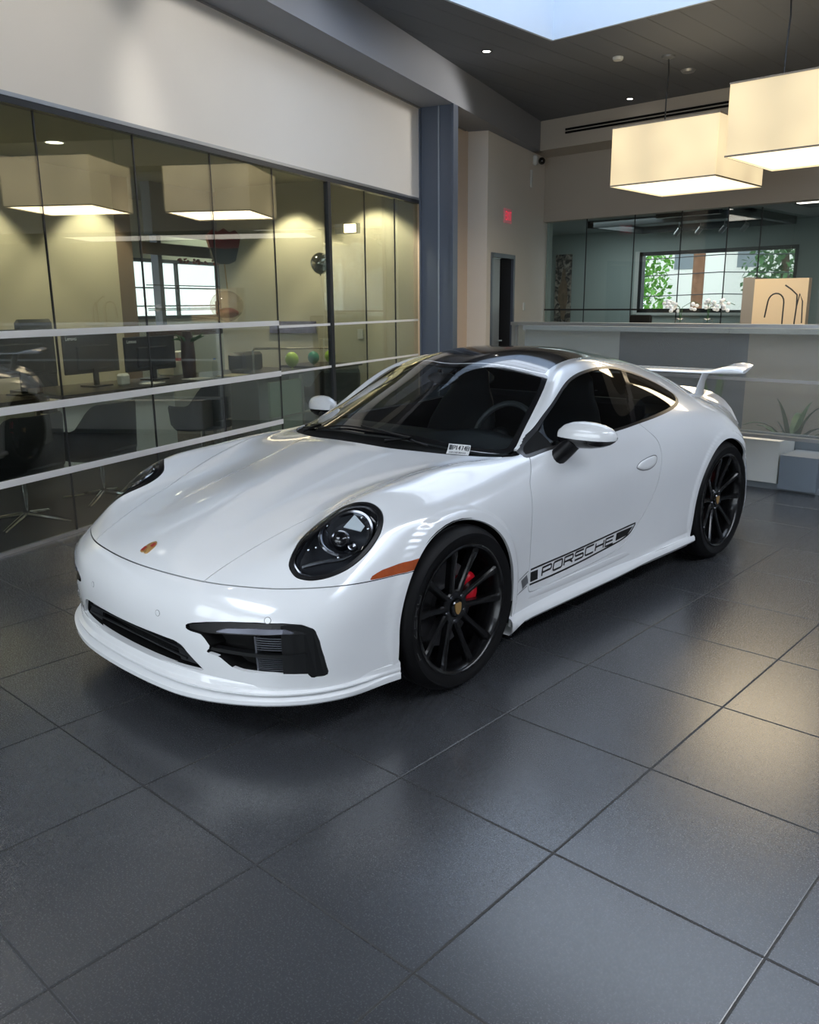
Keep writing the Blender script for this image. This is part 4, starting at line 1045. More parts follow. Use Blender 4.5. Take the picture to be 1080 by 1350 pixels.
# beam over the glass wall, bulkhead and ceiling
mb=MB();sbox(mb,-8,10.2,-.45,.0,3.80,4.22);struct(mb,'beam_left',M['beam'])
mb=MB();sbox(mb,-8,8.0,-.02,.0,3.785,3.80);struct(mb,'trim_1',M['wallgrey'])
mb=MB();mb.box(-6.2,7.6,9.115,9.8,3.80,4.22);mb.box(-6.2,7.6,9.745,9.95,2.815,3.80)
struct(mb,'wall_back',wallmat('back wall paint',srgb(182,173,160)))
SKX0,SKX1,SKY0,SKY1=-2.66,2.2,2.7,5.785
mb=MB();z0,z1=4.22,4.5
mb.box(-9,SKX0,-8,9.9,z0,z1);mb.box(SKX1,4.4,-8,9.9,z0,z1);mb.box(6.2,8,-8,9.9,z0,z1);mb.box(4.4,6.2,-8,-2,z0,z1);mb.box(4.4,6.2,6.5,9.9,z0,z1);mb.box(SKX0,SKX1,-3.4,SKY0,z0,z1);mb.box(SKX0,SKX1,-8,-6.6,z0,z1);mb.box(SKX0,SKX1,SKY1,9.9,z0,z1)
struct(mb,'ceiling',plank_mat())
mb=MB();h=5.7
mb.box(SKX0-.01,SKX0+.02,SKY0,SKY1,4.215,4.6);mb.box(SKX1-.02,SKX1+.01,SKY0,SKY1,4.215,4.6);mb.box(SKX0,SKX1,SKY1-.02,SKY1+.01,4.215,4.6);mb.box(SKX0,SKX1,SKY0-.01,SKY0+.02,4.215,4.6)
mb.box(4.32,4.4,-2,6.5,4.5,h);mb.box(6.2,6.28,-2,6.5,4.5,h);mb.box(4.32,6.28,-2.08,-2,4.5,h);mb.box(4.32,6.28,6.5,6.58,4.5,h)  # well of the side opening, added only to let fill light in
mb.box(SKX0-.08,SKX0,-6.6,-3.4,4.5,h);mb.box(SKX1,SKX1+.08,-6.6,-3.4,4.5,h);mb.box(SKX0-.08,SKX1+.08,-6.68,-6.6,4.5,h);mb.box(SKX0-.08,SKX1+.08,-3.4,-3.32,4.5,h);mb.box(SKX0-.08,SKX0,SKY0,SKY1,4.5,h);mb.box(SKX1,SKX1+.08,SKY0,SKY1,4.5,h);mb.box(SKX0-.08,SKX1+.08,SKY0-.08,SKY0,4.5,h);mb.box(SKX0-.08,SKX1+.08,SKY1,SKY1+.08,4.5,h)  # rear well added for fill light, then the main skylight well
struct(mb,'wall_skylight',pmat('skylight well white',srgb(200,212,226),.6))
fr=MB()
for x in np.linspace(SKX0,SKX1,4): fr.box(x-.03,x+.03,SKY0,SKY1,h,h+.08)
for y in np.linspace(SKY0,SKY1,5): fr.box(SKX0,SKX1,y-.03,y+.03,h,h+.08)
w3=struct(fr,'window_3',M['alu'])
mb=MB();mb.box(SKX0-.1,SKX1+.1,SKY0-.1,SKY1+.1,h+.09,h+.10);mb.build('pane',glassmat('skylight glass',(.9,.94,1),1.3),w3)
# steel column at the end of the glass wall
mb=MB();sbox(mb,6.5,6.62,-.45,.0,0,3.80)
c1=struct(mb,'column_left',M['steel'])
mb=MB();sbox(mb,6.485,6.5,-.26,-.245,0,3.80);mb.build('edge_strip',M['steel2'],c1)
mb=MB();sbox(mb,6.47,6.5,-.02,.0,0,3.80);sbox(mb,6.47,6.5,-.45,-.42,0,3.80);mb.build('flange',M['steel'],c1)
# room shell behind and to the right of the camera
mb=MB();mb.box(7.4,7.6,-8,9.9,0,4.4);struct(mb,'wall_right',pmat('dark right wall',srgb(84,84,86),.7))
mb=MB();mb.box(-6,7.6,-8.0,-7.8,0,.5);mb.box(-6,7.6,-8.0,-7.8,3.9,4.5)
for x in (-5.9,-1.2,2.6,7.4): mb.box(x-.12,x+.12,-8.0,-7.8,.5,3.9)
struct(mb,'wall_front',M['wallgrey'])
fr=MB()
for x in np.linspace(-5.8,7.3,10): fr.box(x-.025,x+.025,-7.95,-7.85,.5,3.9)
w2=struct(fr,'window_2',M['darkframe'])
mb=MB();mb.box(-5.8,7.4,-7.91,-7.90,.5,3.9);mb.build('pane',glassmat('shopfront glass',(.92,.95,.95),1.4),w2)
# ---------- glass office front ----------
gp=empty('glass_partition',S(0,.0),0,label='tall glass office partition with white frosted stripes along the left wall',cat='glass partition')
def child(mb,name,mat,root,**k):
    l=root.location;mb.xf(lambda p:(p[0]-l[0],p[1]-l[1],p[2]-l[2]));return mb.build(name,mat,root,**k)
js=[-2.8,-1.92,-1.05,-.17,.705,1.575,2.446,3.33,4.31,5.1,5.85,6.49]
for a,b in zip(js[:-1],js[1:]):
    mb=MB();sbox(mb,a+.004,b-.004,.03,.042,.02,2.715);child(mb,'glass_pane',M['pane'],gp)
mb=MB();sbox(mb,-3,6.49,.0,.07,2.715,2.78);child(mb,'top_channel',M['darkframe'],gp)
mb=MB();sbox(mb,-3,6.49,-.004,.0,2.755,2.78);child(mb,'top_edge',M['alu'],gp)
mb=MB();sbox(mb,-3,6.49,.02,.05,.0,.02);child(mb,'floor_channel',M['alu'],gp)
mb=MB()
for a in js[1:-1]: sbox(mb,a-.004,a+.004,.029,.043,.02,2.715)
child(mb,'glass_joint',M['darkframe'],gp)
mb=MB();sbox(mb,4.28,4.335,.01,.06,.0,2.715);child(mb,'door_post',M['darkframe'],gp)
for z,w,e in ((1.365,.045,3.33),(.900,.05,3.33),(.446,.045,3.33)):
    mb=MB();sbox(mb,-2.9,e,.025,.0295,z-w/2,z+w/2);child(mb,'frosted_band',M['band'],gp)
for z in (1.33,.90):
    mb=MB();sbox(mb,3.33,6.49,.027,.029,z-.012,z+.012);child(mb,'thin_band',M['band'],gp)
# ---------- office interior ----------
mb=MB();sbox(mb,-4,9,.07,5.2,3.1,3.2);struct(mb,'ceiling_office',wallmat('office ceiling',srgb(150,150,135)))
mb=MB();sbox(mb,-4,5.0,3.5,3.6,0,3.1);struct(mb,'wall_office_back',M['office'])
mb=MB();sbox(mb,-4.1,-4,.07,3.6,0,3.1);struct(mb,'wall_office_side',M['office'])
mb=MB();sbox(mb,6.66,6.78,.16,3.2,0,3.1);struct(mb,'wall_office_cross',M['office'])
mb=MB();sbox(mb,5.0,5.28,3.5,3.7,0,3.1);struct(mb,'trim_2',pmat('brown grey panel',srgb(120,105,92),.5))
# glazed back wall of the office with window
mb=MB();sbox(mb,5.63,13,5.0,5.1,0,1.33);sbox(mb,5.63,13,5.0,5.1,2.25,3.2);sbox(mb,5.63,6.75,5.0,5.1,1.33,2.25);sbox(mb,9.1,10.0,5.0,5.1,1.33,2.25);sbox(mb,12.0,13,5.0,5.1,1.33,2.25)
struct(mb,'wall_office_far',M['office'])
fr=MB();w=.05
for (a,b) in ((6.75,9.1),(10.0,12.0)):
    sbox(fr,a,a+w,4.97,5.12,1.33,2.25);sbox(fr,b-w,b,4.97,5.12,1.33,2.25);sbox(fr,a,b,4.97,5.12,1.33,1.38);sbox(fr,a,b,4.97,5.12,2.2,2.25);sbox(fr,(a+b)/2-.02,(a+b)/2+.02,5.0,5.06,1.33,2.25)
    for z in (1.52,1.80): sbox(fr,a,b,5.0,5.04,z,z+.02)
w4=struct(fr,'window_4',M['darkframe'])
mb=MB();sbox(mb,6.75,9.1,5.03,5.036,1.33,2.25);sbox(mb,10.0,12.0,5.03,5.036,1.33,2.25);mb.build('pane',glassmat('office window glass',(.9,.95,.92),1.4),w4)
mb=MB();sbox(mb,5.75,5.83,3.5,3.62,0,3.1);struct(mb,'column_office',M['steel'])
mb=MB();sbox(mb,5.63,9,3.45,3.6,2.45,3.1);struct(mb,'beam_office',pmat('grey beam',srgb(110,112,108),.7))
# suspended box lamps
def box_lamp(loc,rz,sx,sy,sz,drop,ms,md,label,group=None):
    r=empty('pendant_lamp',loc,rz,label=label,cat='lamp',group=group)
    mb=MB();t=.012
    mb.box(-sx/2,sx/2,-sy/2,-sy/2+t,0,sz);mb.box(-sx/2,sx/2,sy/2-t,sy/2,0,sz);mb.box(-sx/2,-sx/2+t,-sy/2,sy/2,0,sz);mb.box(sx/2-t,sx/2,-sy/2,sy/2,0,sz)
    mb.build('lamp_shade',ms,r)
    mb=MB();mb.box(-sx/2+t,sx/2-t,-sy/2+t,sy/2-t,.012,.024);mb.build('diffuser',md,r)
    mb=MB();f=.014
    for z in (0,sz-f):
        mb.box(-sx/2-.004,sx/2+.004,-sy/2-.004,-sy/2,z,z+f);mb.box(-sx/2-.004,sx/2+.004,sy/2,sy/2+.004,z,z+f);mb.box(-sx/2-.004,-sx/2,-sy/2,sy/2,z,z+f);mb.box(sx/2,sx/2+.004,-sy/2,sy/2,z,z+f)
    mb.build('edge_binding',pmat('shade edge',(.25,.2,.14),.7),r)
    cx,cy=(-.48,.36);mb=MB();mb.tube([(cx,cy,sz-.02),(cx,cy,sz+drop*.5),(cx+.012,cy,sz+drop*.8),(cx,cy,sz+drop)],.008,8);mb.build('cord',M['darkframe'],r)
    mb=MB();mb.lathe([(0,sz+drop),(.07,sz+drop),(.07,sz+drop-.02),(.03,sz+drop-.035),(0,sz+drop-.035)],24,c=(cx,cy,0));mb.build('ceiling_canopy',M['alu'],r)
    return r
a_=radians(.578)
box_lamp((-1.554,6.842,2.75),a_,1.18,1.24,.60,4.22-2.75-.60,M['shade'],M['diffuser'],'large square fabric pendant lamp hanging farther back, shown whole','showroom pendant lamps')
box_lamp((.15,5.79,2.75),a_,1.18,1.13,.60,4.22-2.75-.60,M['shade'],M['diffuser'],'large square fabric pendant lamp cut off by the right edge','showroom pendant lamps')
# ceiling downlights
def downlight(x,y,z,mat,label,r=.045):
    q=empty('downlight',(x,y,z),0,label=label,cat='ceiling light',group='ceiling downlights')
    mb=MB();mb.lathe([(r+.02,0),(r+.02,-.006),(r,-.008),(r-.004,.0)],24);mb.build('trim_ring',M['darkframe'],q)
    mb=MB();mb.lathe([(r-.004,-.003),(0,-.004)],24);mb.build('bulb',mat,q)
downlight(-3.39,5.60,4.22,M['spot'],'small bright recessed spotlight in the dark ceiling near the skylight corner')
downlight(-3.37,8.75,4.22,M['spot'],'small recessed spotlight in the ceiling near the back bulkhead',.04)
for x,y in ((2.8,-2.5),(3.6,-.5),(2.2,1.6),(3.6,3.8),(-1.2,-2.5),(.6,-2.9),(-2.2,-.6),(6.8,1.6)):
    downlight(x,y,4.22,M['spot'],'small recessed ceiling spotlight out of view above the car')
q=empty('office_downlight',S(3.13,2.41,3.1),0,label='round recessed ceiling light behind glass above the left office lamp',cat='ceiling light')
mb=MB();mb.lathe([(.10,0),(.10,-.01),(.085,-.01)],24);mb.build('trim_ring',M['white'],q)
mb=MB();mb.lathe([(.085,-.006),(0,-.006)],24);mb.build('bulb',emat('office downlight glow',(1,.9,.7),6),q)
q=empty('wall_light',S(6.3,.9,2.45),RZ,label='small warm wall light high behind the last glass pane',cat='wall light')
mb=MB();mb.box(-.06,.02,-.16,.16,-.06,.06);mb.build('housing',M['alu'],q);mb=MB();mb.box(-.07,-.062,-.14,.02,-.05,.05);mb.build('bulb',M['warmspot'],q)
# smoke detector
tag(MB().lathe([(0,4.185),(.05,4.186),(.06,4.20),(.06,4.22)],24,c=(-2.475,6.84,0)).build('smoke_detector',M['white']),'small round ceiling sensor beside the lamp cord','smoke detector')
tag(MB().lathe([(0,4.19),(.07,4.195),(.09,4.22)],24,c=(-2.15,7.93,0)).build('ceiling_sensor',M['alu']),'round metal ceiling plate right of the lamp canopy','ceiling fitting')
# desk
desk=empty('office_desk',S(2.0,1.75),0,label='long dark topped office desk with pale front behind the glass',cat='desk')
mb=MB();mb.prism([S(2.1,1.55)[:2],S(5.6,1.15)[:2],S(5.75,1.95)[:2],S(2.3,2.45)[:2]],.72,.755);child(mb,'desk_top',M['deskwood'],desk)
mb=MB();mb.prism([S(2.2,1.72)[:2],S(3.6,1.56)[:2],S(3.62,1.60)[:2],S(2.22,1.76)[:2]],.05,.72);child(mb,'front_panel',M['white'],desk)
mb=MB();mb.prism([S(4.9,1.4)[:2],S(5.5,1.35)[:2],S(5.55,1.8)[:2],S(4.95,1.85)[:2]],.0,.72);child(mb,'pedestal',M['greylam'],desk)
mb=MB()
for s,t in ((2.3,1.75),(2.45,2.3),(4.2,1.5)): sbox(mb,s,s+.05,t,t+.05,0,.72)
child(mb,'leg',M['alu'],desk)
desk2=empty('credenza',S(6.2,1.2),0,label='grey low cabinet with a shelf under the party balloons',cat='cabinet')
mb=MB();sbox(mb,5.82,6.6,.9,1.7,.74,.77);child(mb,'cabinet_top',M['deskwood'],desk2)
mb=MB();sbox(mb,5.85,6.58,.95,1.65,0,.74);child(mb,'body',M['greylam'],desk2)
desk3=empty('side_desk',S(1.0,1.7),0,label='dark desk with pale front behind the left glass panes',cat='desk')
mb=MB();sbox(mb,.2,2.0,1.6,2.4,.72,.755);child(mb,'desk_top',M['deskwood'],desk3)
mb=MB();sbox(mb,.25,1.95,1.75,1.79,.05,.72);child(mb,'front_panel',pmat('cream panel',srgb(190,186,165),.6),desk3)
# monitors (backs face the showroom)
def monitor(s,t,w,h,z0,rz,label,brand=True):
    q=empty('computer_monitor',S(s,t,.756),RZ+rz,label=label,cat='monitor',group=None)
    mb=MB();mb.box(-w/2,w/2,0,.03,z0,z0+h,.008);mb.box(-w*.3,w*.3,.03-.06,.0,z0+.04,z0+h*.7,.01);mb.build('screen_back',M['black'],q)
    mb=MB();mb.box(-w/2+.01,w/2-.01,.031,.032,z0+.01,z0+h-.01);mb.build('screen',pmat('dark screen',(.02,.022,.03),.1),q)
    mb=MB();mb.box(-.03,.03,-.03,-.01,.01,z0+.12);mb.box(-.12,.12,-.12,.08,0,.012);mb.build('stand',M['black'],q)
    if brand:
        mb=MB();x=w/2-.04
        cx=-w/2+.035
        for k,ch in enumerate('Lenovo'):
            for line in LET[ch]:
                for A,B in zip(line[:-1],line[1:]):
                    # the back is read from the showroom, towards -t
                    a=np.array([cx+k*.023+A[0]*.016,-.002,z0+h-.06+A[1]*.03]);b=np.array([cx+k*.023+B[0]*.016,-.002,z0+h-.06+B[1]*.03])
                    d=b-a;l=np.linalg.norm(d);
                    if l<1e-6: continue
                    d/=l;n_=np.array([-d[2],0,d[0]])*.0028;mb.add([a+n_,b+n_,b-n_,a-n_],[(0,1,2,3)])
        mb.build('maker_lettering',M['paper'],q,label='small white lettering')
monitor(2.05,1.98,.85,.42,.16,0,'leftmost black monitor behind the glass, cut by the frame edge')
monitor(2.93,1.98,.72,.39,.13,0,'black monitor with white lettering left of the second mullion, back turned')
monitor(3.74,1.95,.78,.36,.10,0,'black monitor with white lettering on the desk middle, back turned')
q=empty('office_chair',S(3.05,2.85,.007),RZ,label='black high-backed office chair whose top peeks above the monitors',cat='chair')
MB().box(-.24,.24,.0,.07,.62,1.40,.04).build('backrest',M['chairblack'],q);MB().box(-.25,.25,-.5,.0,.45,.54,.04).build('seat_cushion',M['chairblack'],q);MB().cyl((0,-.25,.05),(0,-.25,.46),.03,12).build('pole',M['darkframe'],q)
for k in range(5):
    a=2*pi*k/5;MB().tube([(0,-.25,.08),(.28*cos(a),-.25+.28*sin(a),.03)],[.02,.015],8).build('foot',M['darkframe'],q)
# desk clutter
def thing_box(s,t,z,w,d,h,mat,name,label,cat,rz=0,bev=.005):
    mb=MB();mb.box(-w/2,w/2,-d/2,d/2,0,h,bev);o=mb.build(name,mat);o.location=S(s,t,z);o.rotation_euler=(0,0,RZ+rz);return tag(o,label,cat)
thing_box(3.35,1.62,.756,.24,.16,.006,M['paper'],'paper_sheet','white paper sheet lying on the dark desk near the phone','paper',.2,0)
thing_box(3.95,1.50,.756,.30,.22,.006,M['paper'],'paper_sheet','pale paper sheet at the desk front edge right of the mullion','paper',-.1,0)
thing_box(4.45,1.42,.756,.32,.22,.008,pmat('cream paper',(.7,.62,.42),.7),'paper_sheet','cream paper sheet at the desk edge below the red box','paper',.1,0)
thing_box(3.05,1.72,.756,.12,.09,.12,M['white'],'desk_cup','small white container on desk in front of monitor','cup',0,.02)
ph=thing_box(4.72,1.50,.756,.22,.16,.05,M['black'],'desk_phone','black desk phone at the right end of the desk','phone',.2,.01)
thing_box(5.12,1.72,.756,.46,.24,.22,M['black'],'office_printer','black office printer on the desk below the balloons','printer',.1,.03)
thing_box(4.40,2.15,.756,.44,.24,.16,pmat('pale organiser',srgb(190,190,175),.6),'desk_organiser','pale paper tray organiser standing behind the papers','organiser',0,.01)
thing_box(4.42,2.15,.9165,.28,.18,.03,pmat('red box',(.45,.06,.05),.6),'red_box','flat red box on top of the paper tray','box',.1,.004)
thing_box(4.42,2.15,.947,.26,.16,.07,M['paper'],'white_box','white printed box on the flat red box','box',.1,.004)
q=empty('water_bottle',S(4.3,1.55,.756),0,label='clear water bottle with blue cap on the desk',cat='bottle')
MB().lathe([(0,0),(.03,0),(.032,.02),(.032,.13),(.014,.17),(.012,.185)],20).build('bottle_body',M['lens'],q);MB().lathe([(.014,.185),(.014,.2),(0,.2)],16).build('cap',pmat('blue cap',(.05,.15,.5),.4),q)
# tub chairs
def tub_chair(s,t,rz,label,sc=1):
    q=empty('tub_chair',S(s,t,.007),RZ+rz,label=label,cat='chair',group='black tub chairs in the office')
    # shell open towards +y
    R=[]
    for u in np.linspace(0,1,31):
        a=radians(-215+250*u)+0;c_=cos(a);s_=sin(a);back=max(0,-s_)
        top=.60+.20*smoothstep((back-.15)/.6)
        rx,ry=.33,.29
        ro=[]
        for (k,z) in ((.62,.36),(.85,.36),(1.0,.42),(1.05,top-.02),(1.02,top),(.97,top),(.93,top-.03),(.88,.46)): ro.append((rx*c_*k,ry*s_*k+.02,z))
        R.append(ro)
    mb=MB();mb.grid(R);mb.add(R[0],[tuple(range(8))]);mb.add(R[-1],[tuple(range(8))[::-1]]);mb.build('shell',M['chairblack'],q)
    mb=MB();mb.lathe([(0,.35),(.20,.35),(.28,.37),(.285,.44),(.26,.47),(0,.48)],32);mb.build('seat_cushion',M['chairblack'],q)
    mb=MB();mb.cyl((0,0,.05),(0,0,.36),.024,16);mb.build('pole',M['chrome'],q)
    for k in range(4):
        a=radians(20+90*k);mb=MB();mb.tube([(.0,0,.075),(.16*cos(a),.16*sin(a),.05),(.33*cos(a),.33*sin(a),.022)],[.02,.017,.013],8);mb.build('foot',M['chrome'],q)
tub_chair(.72,.53,.05,'black tub chair on chrome star base behind the leftmost glass panes')
tub_chair(1.52,.58,.1,'black tub chair behind the glass just beside the right headlight')
tub_chair(3.15,.85,.15,'black tub chair behind glass under the desk edge, third from left')
tub_chair(5.2,.55,-.5,'black tub chair behind glass next to the car mirror, farthest right')
mb=MB();sbox(mb,3.75,4.35,.45,.475,.10,.76)
fp=empty('glass_screen',S(4,.46),0,label='low green frosted glass panel with metal edge behind the glass wall',cat='glass panel')
child(mb,'frosted_glass',M['frostgreen'],fp);mb=MB();sbox(mb,4.35,4.38,.44,.48,0,.80);sbox(mb,3.75,4.9,.44,.48,.38,.40);child(mb,'metal_edge',M['alu'],fp)
mb=MB();mb.tube([S(4.55,1.2,.76),S(4.55,1.2,1.03),S(4.58,1.2,1.05),S(5.9,1.0,1.0)],.012,8);tag(mb.build('chrome_rail',M['chrome']),'bent chrome rail above the desk left of the balloons','rail')
def balloon(s,t,z,r,mat,label,name='party_balloon',sq=1.1):
    q=empty(name,S(s,t,z),0,label=label,cat='balloon')
    MB().lathe([(0,r*sq)]+[(r*sin(a)*(1 if a<pi/2 else (1-.12*(a-pi/2))),r*sq*cos(a)) for a in np.linspace(.1,pi-.12,16)]+[(.006,-r*sq)],24).build('balloon_body',mat,q)
    MB().lathe([(.004,-r*sq),(.012,-r*sq-.015),(0,-r*sq-.015)],10).build('knot',mat,q);return q
gb=pmat('lime balloon',(.35,.55,.05),.3,coat=.5);tb=pmat('teal balloon',(.01,.22,.16),.3,coat=.5)
balloon(5.50,1.30,.872,.086,gb,'lime green balloon on the cabinet, left of the teal one')
balloon(5.93,1.25,.870,.075,tb,'teal balloon on the cabinet between the two lime ones')
balloon(6.27,1.2,.870,.075,gb,'lime green balloon on the cabinet, right of the teal one')
q=balloon(5.5,.85,2.0,.115,pmat('silver foil',(.5,.48,.4),.15,metal=.9),'round silver foil balloon floating beside the dark glass door post','foil_balloon')
MB().tube([(0,0,-.13),(.02,.02,-.6),(.0,.0,-1.14)],.0015,5).build('string',M['paper'],q)
q=empty('foil_balloon',S(3.92,1.05,2.13),0,label='dark red and grey claw-shaped foil balloon at top of the bouquet',cat='balloon')
mb=MB();rd=pmat('red foil',(.22,.02,.02),.3,metal=.4)
mb.prism([(-.10,-.02),(-.12,.06),(-.08,.10),(-.04,.085),(0,.11),(.04,.085),(.08,.10),(.12,.06),(.10,-.02),(.0,-.03)],-.03,.03,axis=1);o=mb.build('upper_lobe',rd,q)
mb=MB();mb.prism([(-.10,-.022),(.10,-.022),(.075,-.11),(.03,-.13),(-.03,-.13),(-.075,-.11)],-.03,.03,axis=1);o2=mb.build('lower_lobe',pmat('grey foil',(.06,.07,.09),.25,metal=.6),q)
MB().tube([(0,0,-.13),(0.01,0,-.3)],.004,6).build('neck',M['gold'],q);q.rotation_euler=(0,0,RZ-.7);q.scale=(1.45,)*3
q=balloon(3.92,1.05,1.72,.13,glassmat('clear balloon',(.9,.86,.84),1.5),'clear balloon with red bits under the foil balloon','clear_balloon',.9);q.scale=(1.35,)*3;q.location=S(3.92,1.05,1.52)
MB().ball((0,0,-.05),(.09,.09,.04)).build('confetti',rd,q)
q=empty('planter_arrangement',S(4.1,1.75,.756),0,label='dark wrapped basket with green leaves under the balloons',cat='plant')
MB().lathe([(0,0),(.07,0),(.08,.2),(.07,.42),(.05,.5),(0,.5)],18).build('basket',pmat('dark wrap',(.05,.02,.02),.4),q)
mb=MB()
random.seed(3)
for k in range(9):
    a=random.uniform(0,2*pi);l=random.uniform(.12,.22);p=[(0,0,.35),(.5*l*cos(a),.5*l*sin(a),.42),(l*cos(a),l*sin(a),.40+.1*random.random())];mb.tube(p,[.004,.018,.002],6)
mb.build('leaves',M['leaf'],q)
q=thing_box(6.64,2.0,1.15,.02,.75,.16,pmat('poster strip',(.2,.2,.35),.6,noise=.9,nscale=14),'banner_strip','small colourful horizontal banner on the cream office wall','banner',0,0)
thing_box(6.65,.95,1.08,.012,.08,.13,M['white'],'wall_outlet','white outlet plate on the cream office cross wall','outlet',0,.003)
# dark framed window board and plant shelf seen through the office
q=empty('window_shelf_frame',S(6.45,3.35,1.13),RZ,label='dark brown open frame shelf before the bright window behind the office glass',cat='frame')
mb=MB();bm_=[(-.90,.60)];
mb.box(-1.15,.62,0,.05,0,.08);mb.box(-1.15,.62,0,.05,1.05,1.2);mb.box(.52,.62,0,.05,0,1.2);mb.build('frame',pmat('brown frame',(.05,.028,.02),.5),q)
mb=MB()
for z in (.34,.36,.66): mb.box(-1.13,.40,.0,.006,z,z+.012)
mb.build('bars',M['darkframe'],q)
MB().box(.24,.36,-.03,-.02,.30,.46).build('small_frame',M['darkframe'],q)
MB().box(.27,.33,-.032,-.03,.34,.41).build('card',M['paper'],q)
mb=MB();random.seed(8)
for k in range(26): mb.ball((random.uniform(-.55,.40),-.02,.97+random.uniform(0,.05)),random.uniform(.012,.028),8,5)
mb.build('flower_row',pmat('small flowers',(.25,.06,.05),.6,noise=.9,nscale=20),q,kind='stuff')
# ---------- exit sign, camera, switch ----------
q=empty('exit_sign',EW(.79,-.012,2.665),math.atan2(dE[1],dE[0]),label='small red EXIT sign high on the white wall above the dark doorway',cat='sign')
MB().box(-.15,.15,-.012,.012,0,.20,.004).build('sign_plate',pmat('pink sign plate',(.62,.30,.31),.4,emit=(1,.25,.3),es=.10),q)
mb=MB()
for k,ch in enumerate('EXIT'):
    for line in LET[ch]:
        for A,B in zip(line[:-1],line[1:]):
            a=np.array([-.115+k*.062+A[0]*.045,-.0145,.045+A[1]*.11]);b=np.array([-.115+k*.062+B[0]*.045,-.0145,.045+B[1]*.11])
            d=b-a;l=np.linalg.norm(d);d/=l;n_=np.array([-d[2],0,d[0]])*.008;mb.add([a+n_-d*.004,b+n_+d*.004,b-n_+d*.004,a-n_-d*.004],[(0,1,2,3)])
mb.build('lettering',emat('red exit letters',(.9,.05,.10),.8),q)
q=empty('security_camera',EW(1.95,-.02,3.66),math.atan2(dE[1],dE[0]),label='white dome security camera high in the corner above the exit wall',cat='camera')
MB().box(-.04,.04,-.05,.02,-.05,.10,.02).build('bracket',M['white'],q);MB().ball((.09,-.09,.02),.055).build('dome',M['gloss_black'],q)
thing=MB().box(-.03,.03,-.02,.01,0,.26,.012).build('wall_sensor',M['white']);thing.location=EW(1.83,-.012,3.27);thing.rotation_euler=(0,0,math.atan2(dE[1],dE[0]));tag(thing,'white vertical wall sensor just below the security camera','sensor')
thing=MB().box(-.04,.04,-.012,.01,0,.12,.004).build('light_switch',M['white']);thing.location=EW(1.64,-.005,1.41);thing.rotation_euler=(0,0,math.atan2(dE[1],dE[0]));tag(thing,'white light switch plate right of the dark doorway','switch')
# ---------- reception partition ----------
cp=empty('reception_screen',(-.0,4.56,0),0,label='long low frosted glass reception screen with grey rails behind the car',cat='partition')
def cb(name,mat,*b): mb=MB();mb.box(*b);return child(mb,name,mat,cp)
cb('top_rail',M['alu'],-2.2,4.6,4.52,4.62,1.315,1.345)
cb('frosted_panel',M['frost'],-2.2,-.0,4.565,4.575,.46,1.315);cb('frosted_panel',M['frost'],.0,2.2,4.565,4.575,.46,1.315);cb('frosted_panel',M['frost'],2.2,4.6,4.565,4.575,.46,1.315)
cb('middle_rail',M['alu'],-2.2,4.6,4.555,4.563,.888,.912);cb('lower_rail',M['alu'],-2.2,4.6,4.54,4.60,.43,.458)
for x in (-2.2,4.55): cb('post',M['alu'],x,x+.04,4.54,4.60,0,1.33)
cab=empty('low_cabinet',(-.4,4.9,0),0,label='white and grey low cabinet under the frosted reception screen',cat='cabinet')
mb=MB();mb.box(-2.1,2.8,4.62,5.0,.0,.05);mb.box(-2.1,2.8,4.96,5.0,.05,.42);child(mb,'plinth',M['greylam'],cab)
mb=MB();mb.box(-1.9,.485,4.60,4.95,.055,.405);child(mb,'cabinet_door',M['white'],cab)
mb=MB();mb.box(.505,.80,4.58,4.95,.02,.30);child(mb,'drawer_box',pmat('blue grey box',srgb(120,130,140),.4),cab)
mb=MB();mb.box(1.0,2.6,4.60,4.95,.055,.405);child(mb,'cabinet_side',M['greylam'],cab)
# plants behind the screen
def strap_plant(x,y,z,n,h,label,seed,sp=1.):
    q=empty('potted_plant',(x,y,z),0,label=label,cat='plant');random.seed(seed)
    MB().lathe([(0,0),(.09,0),(.12,.16),(.11,.16),(.10,.12),(0,.12)],20).build('pot',M['greylam'],q)
    mb=MB()
    for k in range(n):
        a=random.uniform(0,2*pi);l=random.uniform(.5,1)*h;b=random.uniform(.15,.6)*sp;R=[]
        for u in np.linspace(0,1,8):
            r=b*h*u**1.5;zz=.12+l*u-(b*l*.8)*u**3;w=.035*sin(pi*min(u*.9+.1,1))+.002
            R.append([(r*cos(a)-w*sin(a),r*sin(a)+w*cos(a),zz),(r*cos(a),r*sin(a),zz-.008),(r*cos(a)+w*sin(a),r*sin(a)-w*cos(a),zz)])
        mb.grid(R)
    mb.build('leaves',M['leaf'],q)
strap_plant(.30,5.40,.0,12,.74,'dark leafy plant behind the frosted screen near the rear wing',5,1.2)
strap_plant(1.05,5.45,.0,8,.80,'tall strap leaved plant at the right end of the frosted screen',9,.5)
strap_plant(-.45,5.45,.0,6,1.05,'slim upright plant blurred behind the frosted screen',12,.35)
q=empty('reception_desk',(-.6,5.95,0),0,label='white reception counter hidden behind the frosted screen',cat='counter')
mb=MB();mb.box(-3.0,1.4,5.86,6.3,1.22,1.27);child(mb,'counter_top',M['white'],q)
for nm,x0,x1,c in (('pale_front',-3.0,-1.75,(205,206,200)),('blue_grey_front',-1.75,-.35,(88,97,108)),('beige_front',-.35,1.4,(182,170,152))):
    mb=MB();mb.box(x0,x1,5.9,6.2,0,1.22);child(mb,nm,pmat(nm,srgb(*c),.5),q)
q=empty('wire_sculpture',(.0,6.0,1.27),0,label='pair of black bent wire lamps standing on the reception counter at right',cat='sculpture')
